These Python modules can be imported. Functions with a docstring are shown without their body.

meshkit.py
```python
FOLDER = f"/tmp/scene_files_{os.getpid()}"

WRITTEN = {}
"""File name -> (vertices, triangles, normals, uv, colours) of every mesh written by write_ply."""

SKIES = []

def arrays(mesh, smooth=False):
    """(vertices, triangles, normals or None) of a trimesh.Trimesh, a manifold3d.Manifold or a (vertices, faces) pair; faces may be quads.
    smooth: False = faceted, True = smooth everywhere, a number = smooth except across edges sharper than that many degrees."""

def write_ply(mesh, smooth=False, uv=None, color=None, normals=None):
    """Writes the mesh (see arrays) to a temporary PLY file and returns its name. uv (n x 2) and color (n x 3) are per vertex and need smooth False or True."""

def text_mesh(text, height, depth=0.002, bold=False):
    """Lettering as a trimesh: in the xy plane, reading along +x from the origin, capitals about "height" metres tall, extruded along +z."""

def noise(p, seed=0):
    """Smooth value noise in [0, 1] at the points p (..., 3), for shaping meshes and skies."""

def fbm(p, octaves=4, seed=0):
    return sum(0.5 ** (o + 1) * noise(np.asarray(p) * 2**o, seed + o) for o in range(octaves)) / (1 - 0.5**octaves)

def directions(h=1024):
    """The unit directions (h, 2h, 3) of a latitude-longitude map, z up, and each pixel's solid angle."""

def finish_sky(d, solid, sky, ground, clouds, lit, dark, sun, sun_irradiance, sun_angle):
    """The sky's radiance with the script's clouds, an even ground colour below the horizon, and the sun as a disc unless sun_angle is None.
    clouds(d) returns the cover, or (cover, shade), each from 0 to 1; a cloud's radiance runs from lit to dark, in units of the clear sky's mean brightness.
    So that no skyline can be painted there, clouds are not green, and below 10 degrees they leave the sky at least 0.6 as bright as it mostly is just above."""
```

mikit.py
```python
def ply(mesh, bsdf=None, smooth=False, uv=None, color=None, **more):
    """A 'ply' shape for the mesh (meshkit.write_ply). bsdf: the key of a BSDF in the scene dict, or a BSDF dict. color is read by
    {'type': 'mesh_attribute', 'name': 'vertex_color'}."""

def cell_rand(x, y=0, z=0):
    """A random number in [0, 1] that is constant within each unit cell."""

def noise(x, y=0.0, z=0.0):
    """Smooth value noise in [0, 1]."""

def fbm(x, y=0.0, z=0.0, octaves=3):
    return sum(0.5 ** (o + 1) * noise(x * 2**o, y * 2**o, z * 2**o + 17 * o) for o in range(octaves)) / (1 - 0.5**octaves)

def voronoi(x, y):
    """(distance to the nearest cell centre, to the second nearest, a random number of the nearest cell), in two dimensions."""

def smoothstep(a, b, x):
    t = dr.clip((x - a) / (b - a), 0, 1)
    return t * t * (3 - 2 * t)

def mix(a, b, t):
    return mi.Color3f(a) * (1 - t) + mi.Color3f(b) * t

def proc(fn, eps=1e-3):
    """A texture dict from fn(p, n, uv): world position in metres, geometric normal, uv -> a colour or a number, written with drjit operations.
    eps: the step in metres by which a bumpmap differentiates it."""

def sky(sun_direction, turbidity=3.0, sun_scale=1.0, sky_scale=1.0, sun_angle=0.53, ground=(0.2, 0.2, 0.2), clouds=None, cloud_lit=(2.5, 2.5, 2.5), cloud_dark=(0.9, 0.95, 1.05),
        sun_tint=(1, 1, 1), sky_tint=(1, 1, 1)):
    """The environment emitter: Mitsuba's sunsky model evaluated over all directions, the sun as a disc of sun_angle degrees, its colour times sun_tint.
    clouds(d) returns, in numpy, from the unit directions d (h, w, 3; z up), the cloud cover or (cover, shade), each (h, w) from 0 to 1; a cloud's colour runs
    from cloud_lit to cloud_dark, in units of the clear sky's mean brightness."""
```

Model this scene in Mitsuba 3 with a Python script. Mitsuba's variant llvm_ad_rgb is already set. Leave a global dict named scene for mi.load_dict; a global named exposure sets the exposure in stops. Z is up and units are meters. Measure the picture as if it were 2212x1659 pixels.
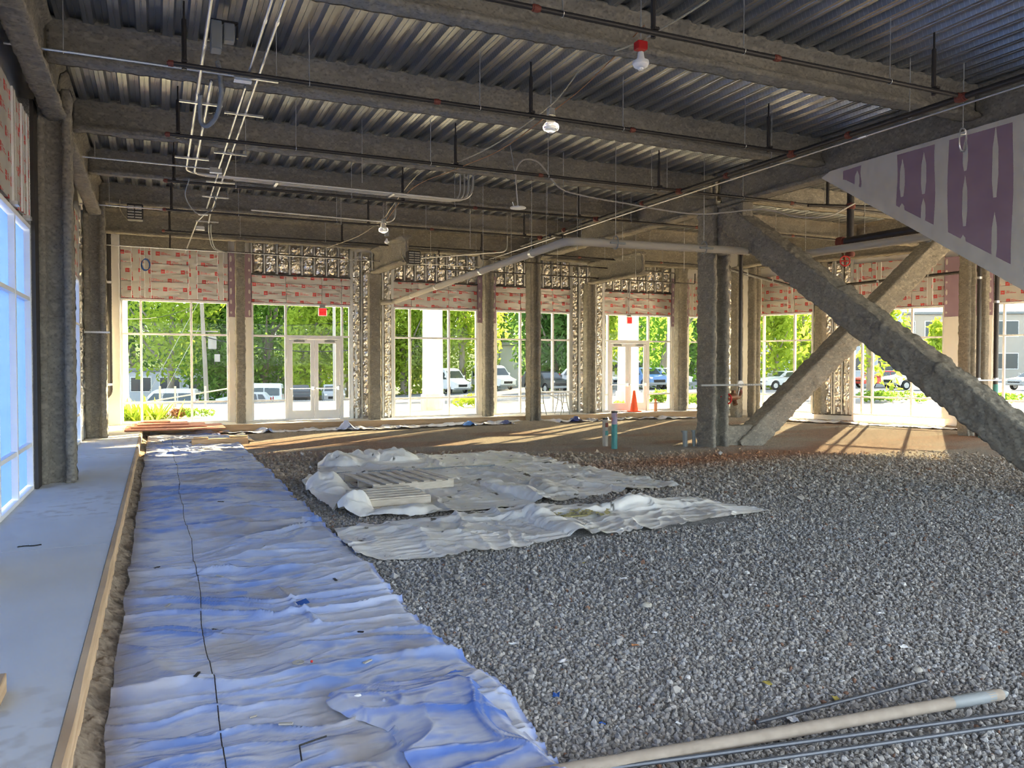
import math, random
import numpy as np, trimesh, shapely, shapely.geometry as sg
import mitsuba as mi, drjit as dr, mikit, meshkit
from mikit import proc, noise as N, fbm as FB, voronoi, smoothstep as SS, mix, cell_rand

T = mi.ScalarTransform4f
random.seed(5)
rng = np.random.default_rng(11)
scene, labels = {}, {}

# ------------------------------------------------------------------ camera, sky, sun, exposure
EYE = np.array([0.0, 0.0, 1.6])
YAW, PITCH = math.radians(24.2277), math.radians(1.3647)
FWD = np.array([math.sin(YAW) * math.cos(PITCH), math.cos(YAW) * math.cos(PITCH), -math.sin(PITCH)])
scene['camera'] = {'type': 'perspective', 'fov': 2 * math.degrees(math.atan(1106 / 1700)), 'fov_axis': 'x', 'near_clip': 0.05, 'far_clip': 900.0,
                   'to_world': T().look_at(origin=EYE.tolist(), target=(EYE + FWD).tolist(), up=[0, 0, 1])}
EL = math.radians(17.5)
SUN = np.array([0.79 * math.cos(EL), 0.613 * math.cos(EL), math.sin(EL)])


def clouds(d):
    p = d / np.maximum(d[..., 2:3] + 0.25, 0.12)
    c = meshkit.fbm(p * 1.6 + 3.1, 5, seed=4)
    return np.clip((c - 0.36) * 3.2, 0, 0.9), np.clip((0.62 - c) * 1.5, 0, 0.5)


scene['sky'] = mikit.sky(SUN, turbidity=3.2, sun_scale=2.3, sky_scale=1.0, ground=(0.2, 0.2, 0.19), clouds=clouds,
                         cloud_lit=(2.1, 2.1, 2.15), cloud_dark=(1.2, 1.25, 1.35), sun_tint=(0.93, 0.96, 0.98))
exposure = 5.8

# ------------------------------------------------------------------ helpers
used = {}


def uniq(k):
    if k not in used:
        used[k] = 0
        return k
    while True:
        used[k] += 1
        q = f'{k}_{used[k]:03d}'
        if q not in used:
            used[q] = 0
            return q


def tag(key, label=None, cat=None, group=None, kind=None):
    d = {}
    if label: d['label'] = label
    if cat: d['category'] = cat
    if group: d['group'] = group
    if kind: d['kind'] = kind
    labels[key] = {**labels.get(key, {}), **d}
    return key


def thing(name, label, cat, group=None):
    return tag(uniq(name), label, cat, group)


def struct(name, label):
    return tag(uniq(name), label, None, None, 'structure')


def put(parent, name, mesh, mat, smooth=False, label=None, kind=None, uv=None, color=None, **kw):
    """one entry of the scene; parent None = top level (name is then an already made key)"""
    key = name if parent is None else uniq(parent + '__' + name)
    scene[key] = mikit.ply(mesh, mat, smooth, uv=uv, color=color, **kw)
    if label or kind: tag(key, label, None, None, kind)
    return key


def reuse(parent, name, src, to_world=None, label=None):
    key = uniq(parent + '__' + name)
    scene[key] = {**scene[src]}
    if to_world is not None: scene[key]['to_world'] = to_world
    if label: tag(key, label)
    return key


CUBEF = np.array([[0, 1, 3, 2], [4, 6, 7, 5], [0, 4, 5, 1], [2, 3, 7, 6], [0, 2, 6, 4], [1, 5, 7, 3]])


def box(x0, x1, y0, y1, z0, z1):
    v = np.array([[x, y, z] for x in (x0, x1) for y in (y0, y1) for z in (z0, z1)], float)
    f = np.vstack([CUBEF[:, [0, 1, 2]], CUBEF[:, [0, 2, 3]]])
    m = trimesh.Trimesh(v, f, process=False)
    if np.linalg.det(np.diag([x1 - x0, y1 - y0, z1 - z0])) < 0: m.invert()
    return m


def cbox(x0, x1, y0, y1, z0, z1, c=0.01):
    """chamfered box"""
    x0, x1 = sorted((x0, x1)); y0, y1 = sorted((y0, y1)); z0, z1 = sorted((z0, z1))
    c = min(c, (x1 - x0) / 2.2, (y1 - y0) / 2.2, (z1 - z0) / 2.2)
    P = []
    for sx, ex in ((x0, 1), (x1, -1)):
        for sy, ey in ((y0, 1), (y1, -1)):
            for sz, ez in ((z0, 1), (z1, -1)):
                P += [[sx + ex * c, sy + ey * c, sz], [sx + ex * c, sy, sz + ez * c], [sx, sy + ey * c, sz + ez * c]]
    return trimesh.convex.convex_hull(np.array(P))


def cat(*ms):
    ms = [m for x in ms for m in (x if isinstance(x, (list, tuple)) else [x])]
    return trimesh.util.concatenate(ms)


def bezier_path(pts, n=8):
    """Catmull-Rom through the points"""
    P = np.asarray(pts, float)
    P = np.vstack([2 * P[0] - P[1], P, 2 * P[-1] - P[-2]])
    out = []
    for i in range(1, len(P) - 2):
        for t in np.arange(n) / n:
            a, b, c, d = P[i - 1], P[i], P[i + 1], P[i + 2]
            out.append(0.5 * ((2 * b) + (-a + c) * t + (2 * a - 5 * b + 4 * c - d) * t ** 2 + (-a + 3 * b - 3 * c + d) * t ** 3))
    out.append(P[-2])
    return np.array(out)


def corner_path(pts, r=0.1, n=5):
    """polyline with rounded corners"""
    P = np.asarray(pts, float)
    out = [P[0]]
    for i in range(1, len(P) - 1):
        a, b, c = P[i - 1], P[i], P[i + 1]
        ua, uc = (a - b) / np.linalg.norm(a - b), (c - b) / np.linalg.norm(c - b)
        p0, p1 = b + ua * r, b + uc * r
        for t in np.linspace(0, 1, n):
            out.append((1 - t) ** 2 * p0 + 2 * t * (1 - t) * b + t ** 2 * p1)
    out.append(P[-1])
    return np.array(out)


def tube(pts, r, n=8, caps=True):
    P = np.asarray(pts, float)
    rr = np.broadcast_to(np.asarray(r, float), (len(P),))
    t = np.gradient(P, axis=0)
    t /= np.linalg.norm(t, axis=1, keepdims=True) + 1e-12
    a = np.cross(t[0], [0, 0, 1.0] if abs(t[0][2]) < 0.9 else [1.0, 0, 0]); a /= np.linalg.norm(a)
    A = []
    for i in range(len(P)):
        a = a - t[i] * (a @ t[i]); a /= np.linalg.norm(a); A.append(a)
    A = np.array(A); B = np.cross(t, A)
    ang = np.arange(n) * 2 * np.pi / n
    v = P[:, None] + rr[:, None, None] * (np.cos(ang)[None, :, None] * A[:, None] + np.sin(ang)[None, :, None] * B[:, None])
    i, j = np.meshgrid(np.arange(len(P) - 1), np.arange(n), indexing='ij')
    q = np.stack([i * n + j, i * n + (j + 1) % n, (i + 1) * n + (j + 1) % n, (i + 1) * n + j], -1).reshape(-1, 4)
    f = np.vstack([q[:, [0, 1, 2]], q[:, [0, 2, 3]]])
    v = v.reshape(-1, 3)
    if caps:
        k = len(v)
        v = np.vstack([v, P[0], P[-1]])
        j = np.arange(n)
        f = np.vstack([f, np.stack([(j + 1) % n, j, j * 0 + k], 1), np.stack([(len(P) - 1) * n + j, (len(P) - 1) * n + (j + 1) % n, j * 0 + k + 1], 1)])
    return trimesh.Trimesh(v, f, process=False)


def rod(a, b, r, n=8):
    return tube([a, b], r, n)


def lathe(prof, n=24, axis='z', at=(0, 0, 0)):
    """prof: (r, z) list"""
    p = np.asarray(prof, float)
    ang = np.arange(n) * 2 * np.pi / n
    v = np.stack([p[:, None, 0] * np.cos(ang), p[:, None, 0] * np.sin(ang), np.broadcast_to(p[:, None, 1], (len(p), n))], -1).reshape(-1, 3)
    i, j = np.meshgrid(np.arange(len(p) - 1), np.arange(n), indexing='ij')
    q = np.stack([i * n + j, i * n + (j + 1) % n, (i + 1) * n + (j + 1) % n, (i + 1) * n + j], -1).reshape(-1, 4)
    if axis == 'y': v = v[:, [0, 2, 1]] * [1, 1, -1]
    if axis == 'x': v = v[:, [2, 1, 0]] * [1, 1, -1]
    return trimesh.Trimesh(v + np.asarray(at, float), np.vstack([q[:, [0, 1, 2]], q[:, [0, 2, 3]]]), process=False)


def grid_mesh(V):
    """V (n, m, 3) -> mesh"""
    n, m = V.shape[:2]
    i, j = np.meshgrid(np.arange(n - 1), np.arange(m - 1), indexing='ij')
    q = np.stack([i * m + j, (i + 1) * m + j, (i + 1) * m + j + 1, i * m + j + 1], -1).reshape(-1, 4)
    return trimesh.Trimesh(V.reshape(-1, 3), np.vstack([q[:, [0, 1, 2]], q[:, [0, 2, 3]]]), process=False)


def prism(poly, axis, a, b):
    """extrude a 2-D polygon: axis 'x': polygon in (y, z); 'y': in (x, z); 'z': in (x, y)"""
    pg = sg.Polygon(poly) if not isinstance(poly, sg.Polygon) else poly
    m = trimesh.creation.extrude_polygon(pg, b - a, engine='earcut')
    v = m.vertices.copy()
    if axis == 'x': v = np.stack([v[:, 2] + a, v[:, 0], v[:, 1]], 1)
    elif axis == 'y': v = np.stack([v[:, 0], v[:, 2] + a, v[:, 1]], 1)
    else: v = v + [0, 0, a]
    m2 = trimesh.Trimesh(v, m.faces.copy(), process=False)
    if m2.volume < 0: m2.invert()
    return m2


# ------------------------------------------------------------------ materials
def C(*v): return {'type': 'rgb', 'value': list(v) if len(v) == 3 else [v[0]] * 3}


def PR(col, rough=0.6, metal=0.0, spec=0.4, **k):
    return {'type': 'principled', 'base_color': col if isinstance(col, dict) else C(*col), 'roughness': rough, 'metallic': metal, 'specular': spec, **k}


def MAT(name, bsdf, two=True):
    scene[name] = {'type': 'twosided', 'bsdf': bsdf} if two else bsdf
    return name


def bump(fn, scale, bsdf, eps=2e-3):
    return {'type': 'bumpmap', 'map': proc(fn, eps), 'scale': scale, 'bsdf': bsdf}


VC = {'type': 'mesh_attribute', 'name': 'vertex_color'}
def sfrm_col(p, n, uv):
    a = FB(p.x * 3, p.y * 3, p.z * 3, 3); b = FB(p.x * 38, p.y * 38, p.z * 38, 3); c = FB(p.x * 19 + 7, p.y * 19, p.z * 19, 2)
    col = mix([0.17, 0.162, 0.143], [0.275, 0.26, 0.222], a)
    col = mix(col, [0.10, 0.092, 0.078], 0.55 * SS(0.48, 0.78, b))
    return mix(col, [0.36, 0.335, 0.285], 0.45 * SS(0.5, 0.8, c))
def sfrm_h(p, n, uv): return FB(p.x * 26, p.y * 26, p.z * 26, 3)
MAT('m_sfrm', bump(sfrm_h, 0.035, PR(proc(sfrm_col), 0.95, spec=0.1), 3e-3))

def deck_col(p, n, uv):
    a = FB(p.x * 2.2, p.y * 1.2, 0, 3)
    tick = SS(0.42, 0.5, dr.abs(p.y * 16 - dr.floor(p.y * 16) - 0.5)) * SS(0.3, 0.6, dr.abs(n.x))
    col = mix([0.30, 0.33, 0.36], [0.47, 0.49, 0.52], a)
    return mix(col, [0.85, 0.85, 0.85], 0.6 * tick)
MAT('m_deck', PR(proc(deck_col), 0.34, metal=0.92))

def gravel_col(p, n, uv):
    d1, d2, r = voronoi(p.x * 42, p.y * 42)
    g = 0.7 + 0.6 * r
    edge = SS(0.0, 0.35, d2 - d1)
    big = FB(p.x * 0.5, p.y * 0.9, 3.0, 3)
    warm = SS(6.5, 14.0, p.y + 3 * (big - 0.5))
    red = SS(0.46, 0.62, FB(p.x * 0.35 + 9, p.y * 1.1, 1.0, 3)) * SS(9.0, 11.5, p.y) * (1 - SS(19.0, 21.0, p.y))
    band = dr.exp(-dr.square((p.y - 12.1 - 0.12 * (p.x - 9)) / 0.75)) * SS(5.5, 8.5, p.x) * (0.5 + big)
    col = mix([0.40, 0.385, 0.375], [0.47, 0.415, 0.345], warm)
    col = mix(col, [0.40, 0.21, 0.13], dr.clip(0.5 * red + 0.75 * band, 0, 0.8))
    return col * g * (0.4 + 0.6 * edge)
def gravel_h(p, n, uv):
    d1, d2, r = voronoi(p.x * 42, p.y * 42)
    return SS(0.0, 0.55, d2 - d1) * (0.5 + 0.5 * r)
MAT('m_gravel', bump(gravel_h, 0.016, PR(proc(gravel_col), 0.95, spec=0.15), 3e-3))
MAT('m_stone', PR(VC, 0.9, spec=0.2))

def slab_col(p, n, uv):
    a = FB(p.x * 1.2, p.y * 0.9, 0, 4); b = FB(p.x * 9, p.y * 9, 2, 3)
    col = mix([0.40, 0.40, 0.395], [0.52, 0.52, 0.51], a)
    return mix(col, [0.34, 0.31, 0.27], 0.6 * SS(0.52, 0.75, b) * SS(0.4, 0.7, a))
MAT('m_slab', PR(proc(slab_col), 0.8, spec=0.25))
MAT('m_form', PR(proc(lambda p, n, uv: mix([0.30, 0.20, 0.12], [0.48, 0.36, 0.24], FB(p.x * 2 + p.y * 2, p.z * 30, 0, 3))), 0.85, spec=0.15))
MAT('m_dirt', PR(proc(lambda p, n, uv: mix([0.16, 0.125, 0.095], [0.36, 0.30, 0.235], FB(p.x * 40, p.y * 40, 0, 4))), 0.95, spec=0.1))
MAT('m_tarp', PR(VC, 0.55, spec=0.3))
MAT('m_poly', PR(VC, 0.38, spec=0.4))
MAT('m_white', PR((0.72, 0.73, 0.74), 0.45))
MAT('m_dryw', PR(proc(lambda p, n, uv: mix([0.60, 0.59, 0.565], [0.68, 0.67, 0.645], FB(p.x * 2, p.y * 2, p.z * 2, 3))), 0.8, spec=0.2))
MAT('m_purple', PR(proc(lambda p, n, uv: mix([0.235, 0.165, 0.225], [0.285, 0.21, 0.27], FB(p.x * 3, p.y * 3, p.z * 3, 3))), 0.85, spec=0.2))
MAT('m_mud', PR(proc(lambda p, n, uv: mix([0.44, 0.425, 0.40], [0.56, 0.54, 0.51], FB(p.x * 5, p.y * 5, p.z * 2.5, 3))), 0.85, spec=0.15))
MAT('m_bmetal', PR((0.022, 0.02, 0.02), 0.45, spec=0.5))
MAT('m_galv', PR((0.66, 0.67, 0.68), 0.28, metal=0.85))
MAT('m_stud', PR((0.50, 0.50, 0.49), 0.42, metal=0.75))
MAT('m_redfit', PR((0.15, 0.04, 0.028), 0.6))
MAT('m_red', PR((0.50, 0.02, 0.02), 0.45))
MAT('m_pvc', PR((0.40, 0.38, 0.34), 0.6, spec=0.2))
MAT('m_orange', PR((0.80, 0.10, 0.03), 0.5))
MAT('m_wood', PR(proc(lambda p, n, uv: mix([0.30, 0.20, 0.11], [0.52, 0.38, 0.24], FB(p.x * 6 + p.z * 40, p.y * 6 + p.z * 30, 0, 3))), 0.8, spec=0.2))
MAT('m_pallet', PR(proc(lambda p, n, uv: mix([0.38, 0.33, 0.26], [0.64, 0.58, 0.49], FB(p.x * 9, p.y * 9, p.z * 30, 3))), 0.85, spec=0.15))
MAT('m_ply', PR(proc(lambda p, n, uv: mix([0.33, 0.13, 0.085], [0.46, 0.22, 0.15], FB(p.x * 1.5, p.y * 14, p.z * 40, 3))), 0.7, spec=0.3))
MAT('m_rebar', PR((0.11, 0.12, 0.14), 0.5, metal=0.5))
MAT('m_card', PR(proc(lambda p, n, uv: mix([0.25, 0.21, 0.17], [0.36, 0.31, 0.26], FB(p.x * 20, p.y * 20, p.z * 20, 3))), 0.85, spec=0.15))
MAT('m_bronze', PR((0.16, 0.075, 0.04), 0.45, metal=0.6))
MAT('m_grey', PR((0.22, 0.24, 0.25), 0.5))
MAT('m_teal', PR((0.05, 0.22, 0.22), 0.5))
MAT('m_wire', PR((0.45, 0.40, 0.28), 0.6))
MAT('m_black', PR((0.015, 0.015, 0.015), 0.6))
MAT('m_brown', PR((0.35, 0.17, 0.08), 0.6))

def foil_h(p, n, uv): return FB(uv.x * 9, uv.y * 6, 0, 4) + 0.5 * dr.abs(N(uv.x * 22, uv.y * 14, 5) - 0.5)
MAT('m_foil', bump(foil_h, 0.05, PR((0.90, 0.87, 0.81), 0.16, metal=0.95), 4e-3))

def print_mask(u, v):
    """red square and lines of small print, on rows 0.255 m apart, every 0.50 m, alternate rows shifted"""
    row = dr.floor(v / 0.24); fv = v / 0.24 - row
    uu = u / 0.50 + 0.37 * (row - 2 * dr.floor(row / 2)) + 0.21 * cell_rand(row, 3)
    fu = (uu - dr.floor(uu)) * 0.50; fz = fv * 0.24
    sq = (fu > 0.02) & (fu < 0.125) & (fz > 0.06) & (fz < 0.17) & ~((fu > 0.045) & (fu < 0.10) & (fz > 0.105) & (fz < 0.116))
    tu = fu - 0.145
    line = dr.floor(fz / 0.026 - 0.2)
    ln = fz / 0.026 - 0.2 - line
    long = dr.select(line == 5, 0.10, dr.select(line == 4, 0.17, dr.select(line == 3, 0.26, 0.0)))
    tx = (tu > 0) & (tu < long) & (ln > 0.2) & (ln < 0.85) & (cell_rand(dr.floor(tu * 140), line, row) > 0.22)
    return dr.select(sq, 0.95, dr.select(tx, 0.8, 0.0))
def board_col(p, n, uv):
    base = mix([0.42, 0.405, 0.375], [0.54, 0.52, 0.485], FB(uv.x * 2, uv.y * 2, 0, 3))
    return mix(base, [0.50, 0.05, 0.05], print_mask(uv.x, uv.y))
def board_h(p, n, uv): return FB(uv.x * 4, uv.y * 9, 0, 3)
MAT('m_board', bump(board_h, 0.02, PR(proc(board_col), 0.33, metal=0.25), 4e-3))

scene['m_glass'] = {'type': 'thindielectric', 'int_ior': 1.13, 'specular_transmittance': C(0.44, 0.47, 0.46)}
scene['m_film'] = {'type': 'principledthin', 'base_color': C(0.22, 0.40, 0.86), 'roughness': 0.5, 'diff_trans': 0.62, 'spec_trans': 0.0}
MAT('m_sfarwall', PR((0.40, 0.42, 0.44), 0.8))

# ------------------------------------------------------------------ ground outside, floor, slabs
RT = np.array([math.cos(YAW), -math.sin(YAW)]); FW = np.array([math.sin(YAW), math.cos(YAW)])


def zg(x, y):
    """height of the lot outside: level by the building, falling away to the left in the distance"""
    x, y = np.asarray(x, float), np.asarray(y, float)
    d, lat = x * FW[0] + y * FW[1], x * RT[0] + y * RT[1]
    t = np.clip((d - 34) / 36, 0, 1); t = t * t * (3 - 2 * t)
    return -0.10 * (1 - t) + t * np.clip(-0.9 + 0.0625 * lat, -3.5, -0.3)


def ext(px_u, d):
    """ground point at the distance d and the sideways tangent px_u"""
    p = FW * d + RT * d * px_u
    return np.array([p[0], p[1], float(zg(p[0], p[1]))])


gx = np.concatenate([np.linspace(-160, -40, 13), np.linspace(-36, 60, 49), np.linspace(70, 260, 14)])
gy = np.concatenate([[-160, -80, -30], np.linspace(-10, 24, 5), np.linspace(26, 110, 43), np.linspace(120, 300, 10)])
GX, GY = np.meshgrid(gx, gy, indexing='ij')
inside = (GX > -2.5) & (GX < 22) & (GY < 23.6)
GZ = np.where(inside, -0.6, zg(GX, GY))
def road_col(p, n, uv):
    d = p.x * float(FW[0]) + p.y * float(FW[1])
    walk = (1 - SS(34.0, 35.0, d)) * SS(-2.5, -1.5, p.y)
    stripe = SS(0.0, 0.3, 0.35 - dr.abs(d - 41.0)) + SS(0.0, 0.2, 0.22 - dr.abs(d - 52.0))
    asph = mix([0.10, 0.105, 0.115], [0.17, 0.17, 0.175], FB(p.x * 0.5, p.y * 0.5, 0, 4))
    conc = mix([0.34, 0.33, 0.31], [0.45, 0.44, 0.42], FB(p.x * 0.8, p.y * 0.8, 0, 3))
    return mix(mix(asph, [0.5, 0.5, 0.48], dr.clip(stripe, 0, 1) * 0.7), conc, walk)
MAT('m_road', PR(proc(road_col), 0.85, spec=0.2))
k = struct('ground', 'asphalt lot and concrete walk outside the glass walls')
put(None, k, grid_mesh(np.stack([GX, GY, GZ], -1)), 'm_road', True)

# gravel floor
fx = np.arange(-0.5, 24.01, 0.16); fy = np.arange(-4.0, 23.61, 0.16)
FX, FY = np.meshgrid(fx, fy, indexing='ij')


def zf(x, y):
    p = np.stack([np.asarray(x, float) * 0.55, np.asarray(y, float) * 0.55, np.zeros_like(np.asarray(x, float))], -1)
    z = -0.205 + 0.035 * (meshkit.fbm(p, 3, seed=2) - 0.5)
    for cx, cy, h, s in ((10.6, 22.0, 0.10, 0.8), (11.2, 13.6, 0.07, 0.9)):
        z = z + h * np.exp(-((np.asarray(x) - cx) ** 2 + (np.asarray(y) - cy) ** 2) / s ** 2)
    return z


k = struct('floor', 'grey gravel bed with reddish dirt that fills the floor')
put(None, k, grid_mesh(np.stack([FX, FY, zf(FX, FY)], -1)), 'm_gravel', True)

# loose stones where single stones can be told apart
def stones():
    base = trimesh.creation.icosphere(0)
    octa_v = np.array([[1, 0, 0], [-1, 0, 0], [0, 1, 0], [0, -1, 0], [0, 0, 1], [0, 0, -1.0]])
    octa_f = np.array([[0, 2, 4], [2, 1, 4], [1, 3, 4], [3, 0, 4], [2, 0, 5], [1, 2, 5], [3, 1, 5], [0, 3, 5]])
    V, F, Cc, at = [], [], [], 0
    for lo, hi, pitch, bv, bf in ((2.0, 6.0, 0.0215, base.vertices, base.faces), (6.0, 10.5, 0.029, octa_v, octa_f), (10.5, 16.5, 0.044, octa_v, octa_f)):
        d = np.arange(lo, hi, pitch); u = np.arange(-9.5, 9.5, pitch)
        D, U = np.meshgrid(d, u, indexing='ij'); D, U = D.ravel(), U.ravel()
        keep = np.abs(U) < 0.70 * D
        D, U = D[keep] + rng.uniform(-.6, .6, keep.sum()) * pitch, U[keep] + rng.uniform(-.6, .6, keep.sum()) * pitch
        x, y = FW[0] * D + RT[0] * U, FW[1] * D + RT[1] * U
        keep = (x > 1.45) & (x < 16) & (y < 19) & (rng.uniform(size=len(x)) > np.clip((D - 12.5) / 4.0, 0, 1))
        keep &= ~((x > 2.1) & (x < 6.2) & (y > 7.15) & (y < 8.4)) & ~((x > 2.6) & (x < 6.3) & (y > 9.5) & (y < 14.3))
        x, y = x[keep], y[keep]
        n = len(x)
        q = rng.normal(size=(n, 4)); q /= np.linalg.norm(q, axis=1, keepdims=True)
        w, a, b, c = q.T
        R = np.stack([1 - 2 * (b * b + c * c), 2 * (a * b - c * w), 2 * (a * c + b * w), 2 * (a * b + c * w), 1 - 2 * (a * a + c * c), 2 * (b * c - a * w), 2 * (a * c - b * w), 2 * (b * c + a * w), 1 - 2 * (a * a + b * b)], 1).reshape(n, 3, 3)
        s = pitch * 0.62 * rng.lognormal(0, 0.25, (n, 1)) * np.stack([rng.uniform(.8, 1.25, n), rng.uniform(.7, 1.05, n), rng.uniform(.6, .9, n)], 1)
        bvj = bv[None] * rng.uniform(0.72, 1.15, (n, len(bv), 1))
        v = np.einsum('nij,nkj->nki', R, bvj * s[:, None])
        z = zf(x, y) + s.mean(1) * rng.uniform(-0.1, 0.75, n)
        v = v + np.stack([x, y, z], 1)[:, None]
        g = rng.uniform(0.17, 0.37, n)
        warm = rng.uniform(0, 1, n)
        col = g[:, None] * np.stack([1 + 0.10 * warm, 1 + 0.02 * warm, 1.02 - 0.10 * warm], 1)
        odd = rng.uniform(size=n)
        wf = np.clip((y - 6.5) / 7, 0, 1)[:, None]; rb = np.exp(-((y - 12.1 - .12 * (x - 9)) / .75) ** 2)[:, None] * np.clip((x - 5.5) / 3, 0, 1)[:, None]
        col = col * (1 - wf + wf * np.array([1.28, 1.08, .84])); col = col * (1 - .75 * rb * np.array([.1, .55, .75]))
        col[odd > 0.992] = [0.55, 0.54, 0.52]
        col[(odd > 0.975) & (odd < 0.985)] = [0.22, 0.13, 0.09]
        V.append(v.reshape(-1, 3)); Cc.append(np.repeat(col, len(bv), 0))
        F.append((bf[None] + (np.arange(n) * len(bv))[:, None, None] + at).reshape(-1, 3)); at += n * len(bv)
    return np.vstack(V), np.vstack(F), np.vstack(Cc)


sv, sf, sc = stones()
k = tag(uniq('gravel'), 'loose grey crushed stones lying over the floor in front of the camera', 'gravel', None, 'stuff')
put(None, k, (sv, sf), 'm_stone', color=sc)

# concrete walk along the left wall and along the glass walls, with its form boards
k = struct('walkway_left', 'pale concrete walk along the left wall')
put(None, k, cat(cbox(-1.62, -0.40, -3, 7.9, -0.3, 0, 0.006), cbox(-1.62, -0.40, 7.906, 15.9, -0.3, 0, 0.006), cbox(-1.62, -0.40, 15.906, 23.6, -0.3, 0, 0.006)), 'm_slab')
k = struct('walkway_back', 'pale concrete walk at the foot of the far glass wall')
put(None, k, cbox(-0.40, 18.6, 22.38, 23.62, -0.3, 0, 0.006), 'm_slab')
k = struct('trim_1', 'rough brown form board along the edge of the left concrete walk')
yy = np.arange(-3, 22.01, 0.12)
prof = np.array([[-0.40, -0.32], [-0.40, 0.004], [-0.362, 0.002], [-0.352, -0.03], [-0.355, -0.32]])
V = np.array([[[x + (0.012 * (meshkit.noise(np.array([y * 1.7, i * 3.1, 0.0])) - 0.5) if i > 1 else 0), y, z] for i, (x, z) in enumerate(prof)] for y in yy])
put(None, k, grid_mesh(V), 'm_form')
k = struct('trim_2', 'brown form board along the edge of the far concrete walk')
put(None, k, cbox(-0.36, 18.0, 22.33, 22.38, -0.3, 0.003, 0.004), 'm_form')
# crumbly dirt against the form board
DY, DT = np.meshgrid(np.arange(1.5, 22, 0.011), np.linspace(0, 1, 22), indexing='ij')
DX = -0.365 + 0.21 * DT + 0.05 * (meshkit.fbm(np.stack([DY * 6.0, DY * 0 + .5, DY * 0], -1), 3, seed=8) - 0.5) * DT
dn = meshkit.fbm(np.stack([DX * 55, DY * 55, DX * 0], -1), 3, seed=9); dl = meshkit.noise(np.stack([DX * 14, DY * 11, DX * 0], -1), 4)
V = np.stack([DX, DY, -0.21 + 0.085 * (1 - DT) ** 1.4 * (0.5 + .8 * dl) + 0.022 * (dn - 0.4)], -1)
k = tag(uniq('dirt'), 'crumbly brown dirt heaped between the form board and the blue tarp', 'dirt', None, 'stuff')
put(None, k, grid_mesh(V[::-1]), 'm_dirt', False)

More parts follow.
